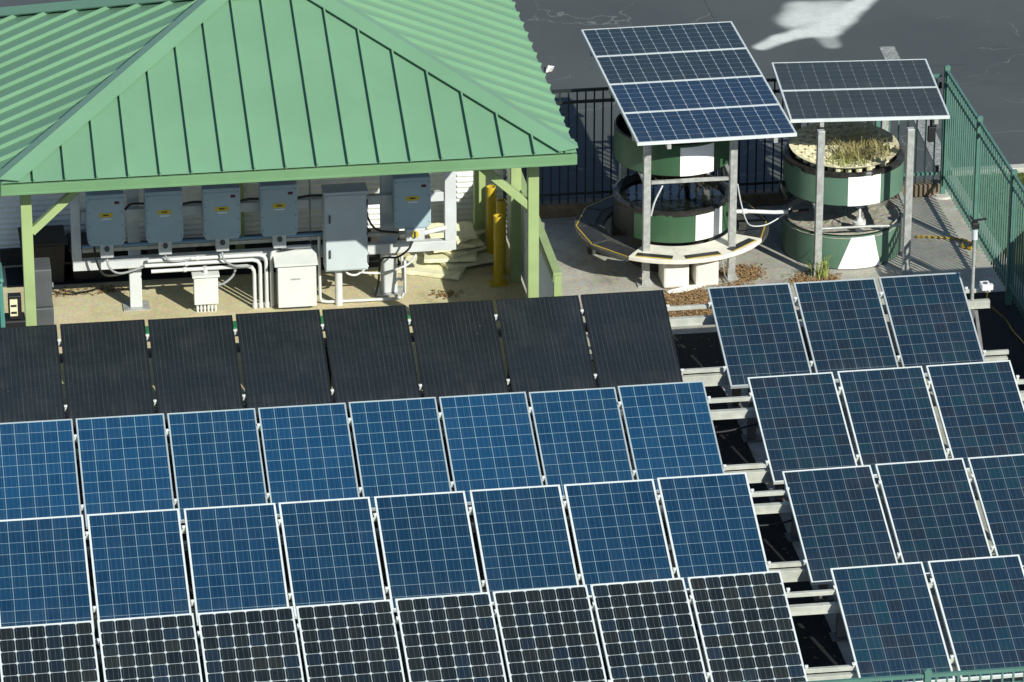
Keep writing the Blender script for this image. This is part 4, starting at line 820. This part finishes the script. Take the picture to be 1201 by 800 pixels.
# racks: one per row, continuous across the aisle
def pt(yt, s, nn): return (yt - s * ct + nn * st, ZT - s * st - nn * ct)
RN = ['rearmost', 'second', 'third', 'front']
for r in range(4):
    yt = (ROWS['L%d' % (r + 1)][2] + ROWS['R%d' % (r + 1)][2]) / 2 + 0.05 * (r > 1)
    xa, xb = -1.9, (11.10, 11.02, 11.0, 10.98)[r]
    rk_ = thing('panel_rack', 'pale steel rack under the %s row of solar panels' % RN[r], 'rack', ((xa + xb) / 2, yt - 0.7, 0), 'racks under the solar panels')
    for s, hh in ((0.25, 0.13), (1.30, 0.13)):
        y, z = pt(yt, s, 0.066); MB().box(xa, xb, y - 0.022, y + 0.022, z - 0.024, z + 0.024).build('rail', 'rail', rk_, bevel=0.003)
        y2, z2 = (y - 0.035, z - 0.062) if s > 1 else (y - 0.055, z - 0.085)
        b = MB(); b.box(xa, xb - 0.02, y2 - 0.035, y2 + 0.035, z2 - 0.105, z2 - 0.02 + (0.035 if s > 1 else 0.0))
        b.box(xa, xb - 0.02, y2 - 0.052, y2 - 0.0355, z2 - 0.112, z2 - 0.098); b.build('beam', 'rail', rk_, bevel=0.003)
        for x in (-1.5, 0.9, 3.1, 5.3, 6.6, 8.02, 9.6, 10.85):
            o = MB().box(x - 0.05, x + 0.05, y2 - 0.03, y2 + 0.03, 0.022, z2 - 0.113).build('leg', 'leg', rk_, bevel=0.004); MB().box(x - 0.11, x + 0.11, y2 - 0.10, y2 + 0.10, 0.0095, 0.021).build('base_plate', 'leg', o)
    for x in (-1.5, 3.1, 6.6, 8.02, 10.85):
        ya, za = pt(yt, 0.25, 0.24); yb_, zb_ = pt(yt, 1.30, 0.24); MB().bar((x + 0.075, ya, za), (x + 0.075, yb_, 0.10), 0.04, 0.04).build('brace', 'leg', rk_)
    cl = None
    for side in 'LR':
        x0, pit, y0, slp, n = ROWS['%s%d' % (side, r + 1)]
        for c in range(n + 1):
            for s in (0.27, 1.34):
                gx = x0 + c * pit - (pit - PW) / 2
                if c == 0: gx = x0 - 0.02
                if c == n: gx = x0 + (n - 1) * pit + PW + 0.02
                Y = y0 + slp * gx
                y, z = pt(Y, s, -0.004)
                if cl is None:
                    b = MB(); b.box(-0.017, 0.017, -0.026, 0.026, -0.07, 0.004); b.box(-0.026, 0.026, -0.022, 0.022, 0.0045, 0.0085); b.tube([(0, 0, 0.008), (0, 0, 0.018)], 0.008, 6)
                    cl = b.build('clamp', 'white_paint'); o = cl
                else: o = cl.copy(); COL.objects.link(o)
                o.parent = rk_; o.location = Vector((gx, y, z)) - rk_.location; o.rotation_euler = (TILT, 0, 0); o.scale = (0.68, 0.7, 0.9)
# sensors on the rear rack's right end
CORD = [(11.08, 2.42, 1.29), (11.16, 2.78, 0.98), (11.45, 3.40, 0.55), (11.72, 4.02, 0.17), (11.82, 3.93, 0.021), (11.86, 3.57, 0.021), (11.88, 2.6, 0.021), (11.9, 1.2, 0.021)]
ms = thing('sensor_mast', 'slim grey mast with a dark sensor head at the right rack end', 'sensor mast', (10.87, 2.36, 1.33))
MB().tube([(10.87, 2.36, 1.20), (10.87, 2.36, 2.12)], 0.021, 12).build('pole', 'galv', ms, smooth=True); MB().tube([(10.87, 2.36, 1.98), (10.87, 2.36, 2.10)], 0.036, 12).build('collar', 'white_metal', ms)
hd_ = MB().box(10.83, 10.91, 2.32, 2.40, 2.121, 2.20).build('sensor_head', 'lock', ms, bevel=0.01); b = MB(); b.tube([(10.83, 2.36, 2.22), (11.0, 2.33, 2.25)], 0.014, 8); b.tube([(10.87, 2.36, 2.2), (10.80, 2.34, 2.29)], 0.012, 8); b.build('vane', 'lock', hd_)
ir = thing('irradiance_sensor', 'small white square sensor on the right end of the rear rack', 'sensor', (11.03, 2.36, 1.33))
MB().box(10.97, 11.08, 2.28, 2.44, 1.335, 1.40).build('housing', 'poster', ir, bevel=0.008); MB().lathe(11.025, 2.36, [(0.0005, 1.408), (0.03, 1.408), (0.03, 1.4005)], 16).build('window', 'grey_box', ir); MB().box(11.081, 11.11, 2.30, 2.36, 1.33, 1.40).build('connector', 'bin', ir, bevel=0.006)
pipe(CORD, 0.008, 'thin yellow cord dropping from the rack end onto the black mat', 'yellow_line', 'cord', 'cord', 8)
pipe([(7.5, -3.20, 0.03), (7.7, -3.18, 0.03), (7.8, -3.10, 0.03), (8.0, -3.06, 0.03), (8.5, -3.2, 0.03)], 0.014, 'short green hose on the black mat in the front aisle gap', 'hose', 'hose', 'hose', 6)
tag(MB().box(7.40, 8.35, 2.02, 2.14, 0.010, 0.05).build('timber_batten', 'timber', bevel=0.005), 'weathered timber batten lying on the mat in the aisle', 'timber')
for (pts, lab) in (([(6.6, -0.30, 1.08), (6.9, -0.30, 0.98), (7.3, -0.32, 0.93), (7.75, -0.30, 1.0), (8.02, -0.30, 1.10)], 'black cable sagging beside the second rack across the aisle'), ([(6.6, -2.75, 1.08), (7.0, -2.74, 0.96), (7.5, -2.76, 0.94), (8.02, -2.75, 1.10)], 'black cable sagging beside the third rack across the aisle')):
    pipe(pts, 0.012, lab, 'black_rubber', 'cable', 'cable', 6)
b = MB()
for i in range(420):
    x, y = random.uniform(6.9, 8.1), random.uniform(-6.5, 4.4); a = random.uniform(0, 6.28); l = random.uniform(0.008, 0.028); z = 0.010 + random.uniform(0.002, 0.012)
    b.add([(x - l * math.cos(a), y - l * math.sin(a), z), (x + l * .4 * math.sin(a), y - l * .4 * math.cos(a), z + .004), (x + l * math.cos(a), y + l * math.sin(a), z + .003), (x - l * .4 * math.sin(a), y + l * .4 * math.cos(a), z)], [(0, 1, 2, 3)])
stuff(b.build('fallen_leaves', 'leaf'), 'small dry leaves and grit scattered on the black mat in the aisle', 'leaves')
# caution chain
b = MB(); px = [(11.28, 7.08), (11.45, 7.05), (11.62, 7.0), (11.78, 6.93), (11.90, 6.86), (11.95, 6.72), (11.90, 6.58), (11.80, 6.66), (11.84, 6.8)]
pts = []
for i in range(len(px) - 1):
    for k in range(4): q = k / 4; pts.append((px[i][0] * (1 - q) + px[i + 1][0] * q, px[i][1] * (1 - q) + px[i + 1][1] * q))
for i in range(len(pts) - 1):
    a, c = Vector((*pts[i], 0.03)), Vector((*pts[i + 1], 0.03)); d = (c - a); d.normalize(); nn = Vector((-d.y, d.x, 0)) if i % 2 else Vector((0, 0, 1)); ring = []
    for k in range(8):
        t_ = 2 * math.pi * k / 8; ring.append((a + c) / 2 + d * 0.034 * math.cos(t_) + nn * 0.016 * math.sin(t_))
    b.tube(ring + [ring[0]], 0.0055, 5)
tag(b.build('plastic_chain', 'yellow_line'), 'yellow plastic chain lying on the concrete inside the right-hand fence', 'chain')

# ------------------------------------------------------------------ fences
def fence(name, label, p0, p1, posts, mat, z1=1.76, zlo=0.30, pick=0.112, post_h=1.82, gate=False, second=0.16, skip=()):
    f = thing(name, label, 'gate' if gate else 'fence', ((p0[0] + p1[0]) / 2, (p0[1] + p1[1]) / 2, 0))
    a, c = Vector((*p0, 0)), Vector((*p1, 0)); L_ = (c - a).length; d = (c - a) / L_
    up = Vector((0, 0, 1))
    for q in posts:
        x = a + d * q; o = MB().box(x.x - 0.034, x.x + 0.034, x.y - 0.034, x.y + 0.034, 0.005, post_h - 0.02).build('post', mat, f, bevel=0.004)
        MB().add([(x.x + i * 0.038, x.y + j * 0.038, post_h - 0.019) for i, j in ((-1, -1), (1, -1), (1, 1), (-1, 1))] + [(x.x + i * 0.038, x.y + j * 0.038, post_h) for i, j in ((-1, -1), (1, -1), (1, 1), (-1, 1))] + [(x.x, x.y, post_h + 0.018)], [(0, 3, 2, 1), (0, 1, 5, 4), (1, 2, 6, 5), (2, 3, 7, 6), (3, 0, 4, 7), (4, 5, 8), (5, 6, 8), (6, 7, 8), (7, 4, 8)]).build('cap', mat, o)
    for nm, z, h in (('top_rail', z1, 0.036), ('upper_rail', z1 - second, 0.036), ('bottom_rail', zlo, 0.036)):
        MB().bar(a + up * z, c + up * z, 0.036, h).build(nm, mat, f)
    b = MB(); n = int(L_ / pick)
    for i in range(n):
        x = a + d * ((i + 0.5) * L_ / n)
        if any(abs((i + 0.5) * L_ / n - q) < 0.045 for q in posts): continue
        b.box(x.x - 0.0095, x.x + 0.0095, x.y - 0.0095, x.y + 0.0095, zlo - 0.14, z1 - 0.01)
    b.build('pickets', mat, f)
    return f
XE = 11.96
fence('side_fence', 'teal metal picket fence running towards the camera along the right side', (XE, 8.48), (XE, -7.92), [0.0 + 1.835 * k for k in range(9)], 'fence')
fence('rear_fence', 'black metal picket fence behind the water towers, along the parking lot', (6.1, 8.53), (10.98, 8.53), [0.02, 2.44, 4.86], 'fence_dark', z1=1.74, zlo=0.30)
fence('front_fence', 'teal metal picket fence along the bottom edge, nearest the camera', (-3, -7.95), (XE - 0.04, -7.95), [7.96 + 3 - 1.84 * k for k in range(6)] + [12.8], 'fence')
gt = fence('gate', 'teal picket gate beside the corner post, behind the smaller canopy', (11.04, 8.53), (XE - 0.06, 8.53), [0.03], 'fence', z1=1.68, zlo=0.30, post_h=1.72, gate=True)
MB().box(XE + 0.036, XE + 0.09, 8.36, 8.47, 0.95, 1.14).build('lock', 'lock', gt, bevel=0.008)
MB().box(11.86, 11.90, 8.47, 8.51, 1.52, 1.60).build('hinge', 'lock', gt); MB().box(11.86, 11.90, 8.47, 8.51, 0.34, 0.42).build('hinge', 'lock', gt)
MB().lathe(XE, 8.47, [(0.0005, 0.03), (0.15, 0.03), (0.17, 0.005)], 24).build('post_footing', 'kerb', gt)
o = MB()
for k in range(4):
    x, y, z = 7.50 + 0.012 * k, 13.76 + 0.022 * k, 0.010 + 0.008 * k
    o.add([(x - 0.05, y - 0.05, z), (x + 0.04, y - 0.04, z + 0.015), (x + 0.06, y + 0.04, z + 0.004), (x - 0.03, y + 0.05, z + 0.02)], [(0, 1, 2), (0, 2, 3)])
o = o.build('litter', 'paper'); sm = o.modifiers.new('t', 'SOLIDIFY'); sm.thickness = 0.003; tag(o, 'crumpled white paper on the asphalt just off the roof edge', 'litter')

# unseen shed added east of the fence to cast shade on the array's right end
sh = thing('unseen_shade_shed', 'unseen flat-roofed shed added beyond the right-hand fence to cast shade', 'shed', (14.8, -0.4, 0))
MB().box(12.85, 17, -3.6, 2.1, 0, 2.42).build('wall', 'shed', sh); MB().box(12.62, 17.2, -3.8, 2.30, 2.421, 2.60).build('roof', 'shed', sh); MB().box(12.83, 12.849, -1.2, -0.2, 0.05, 2.1).build('door', 'grey_box', sh)
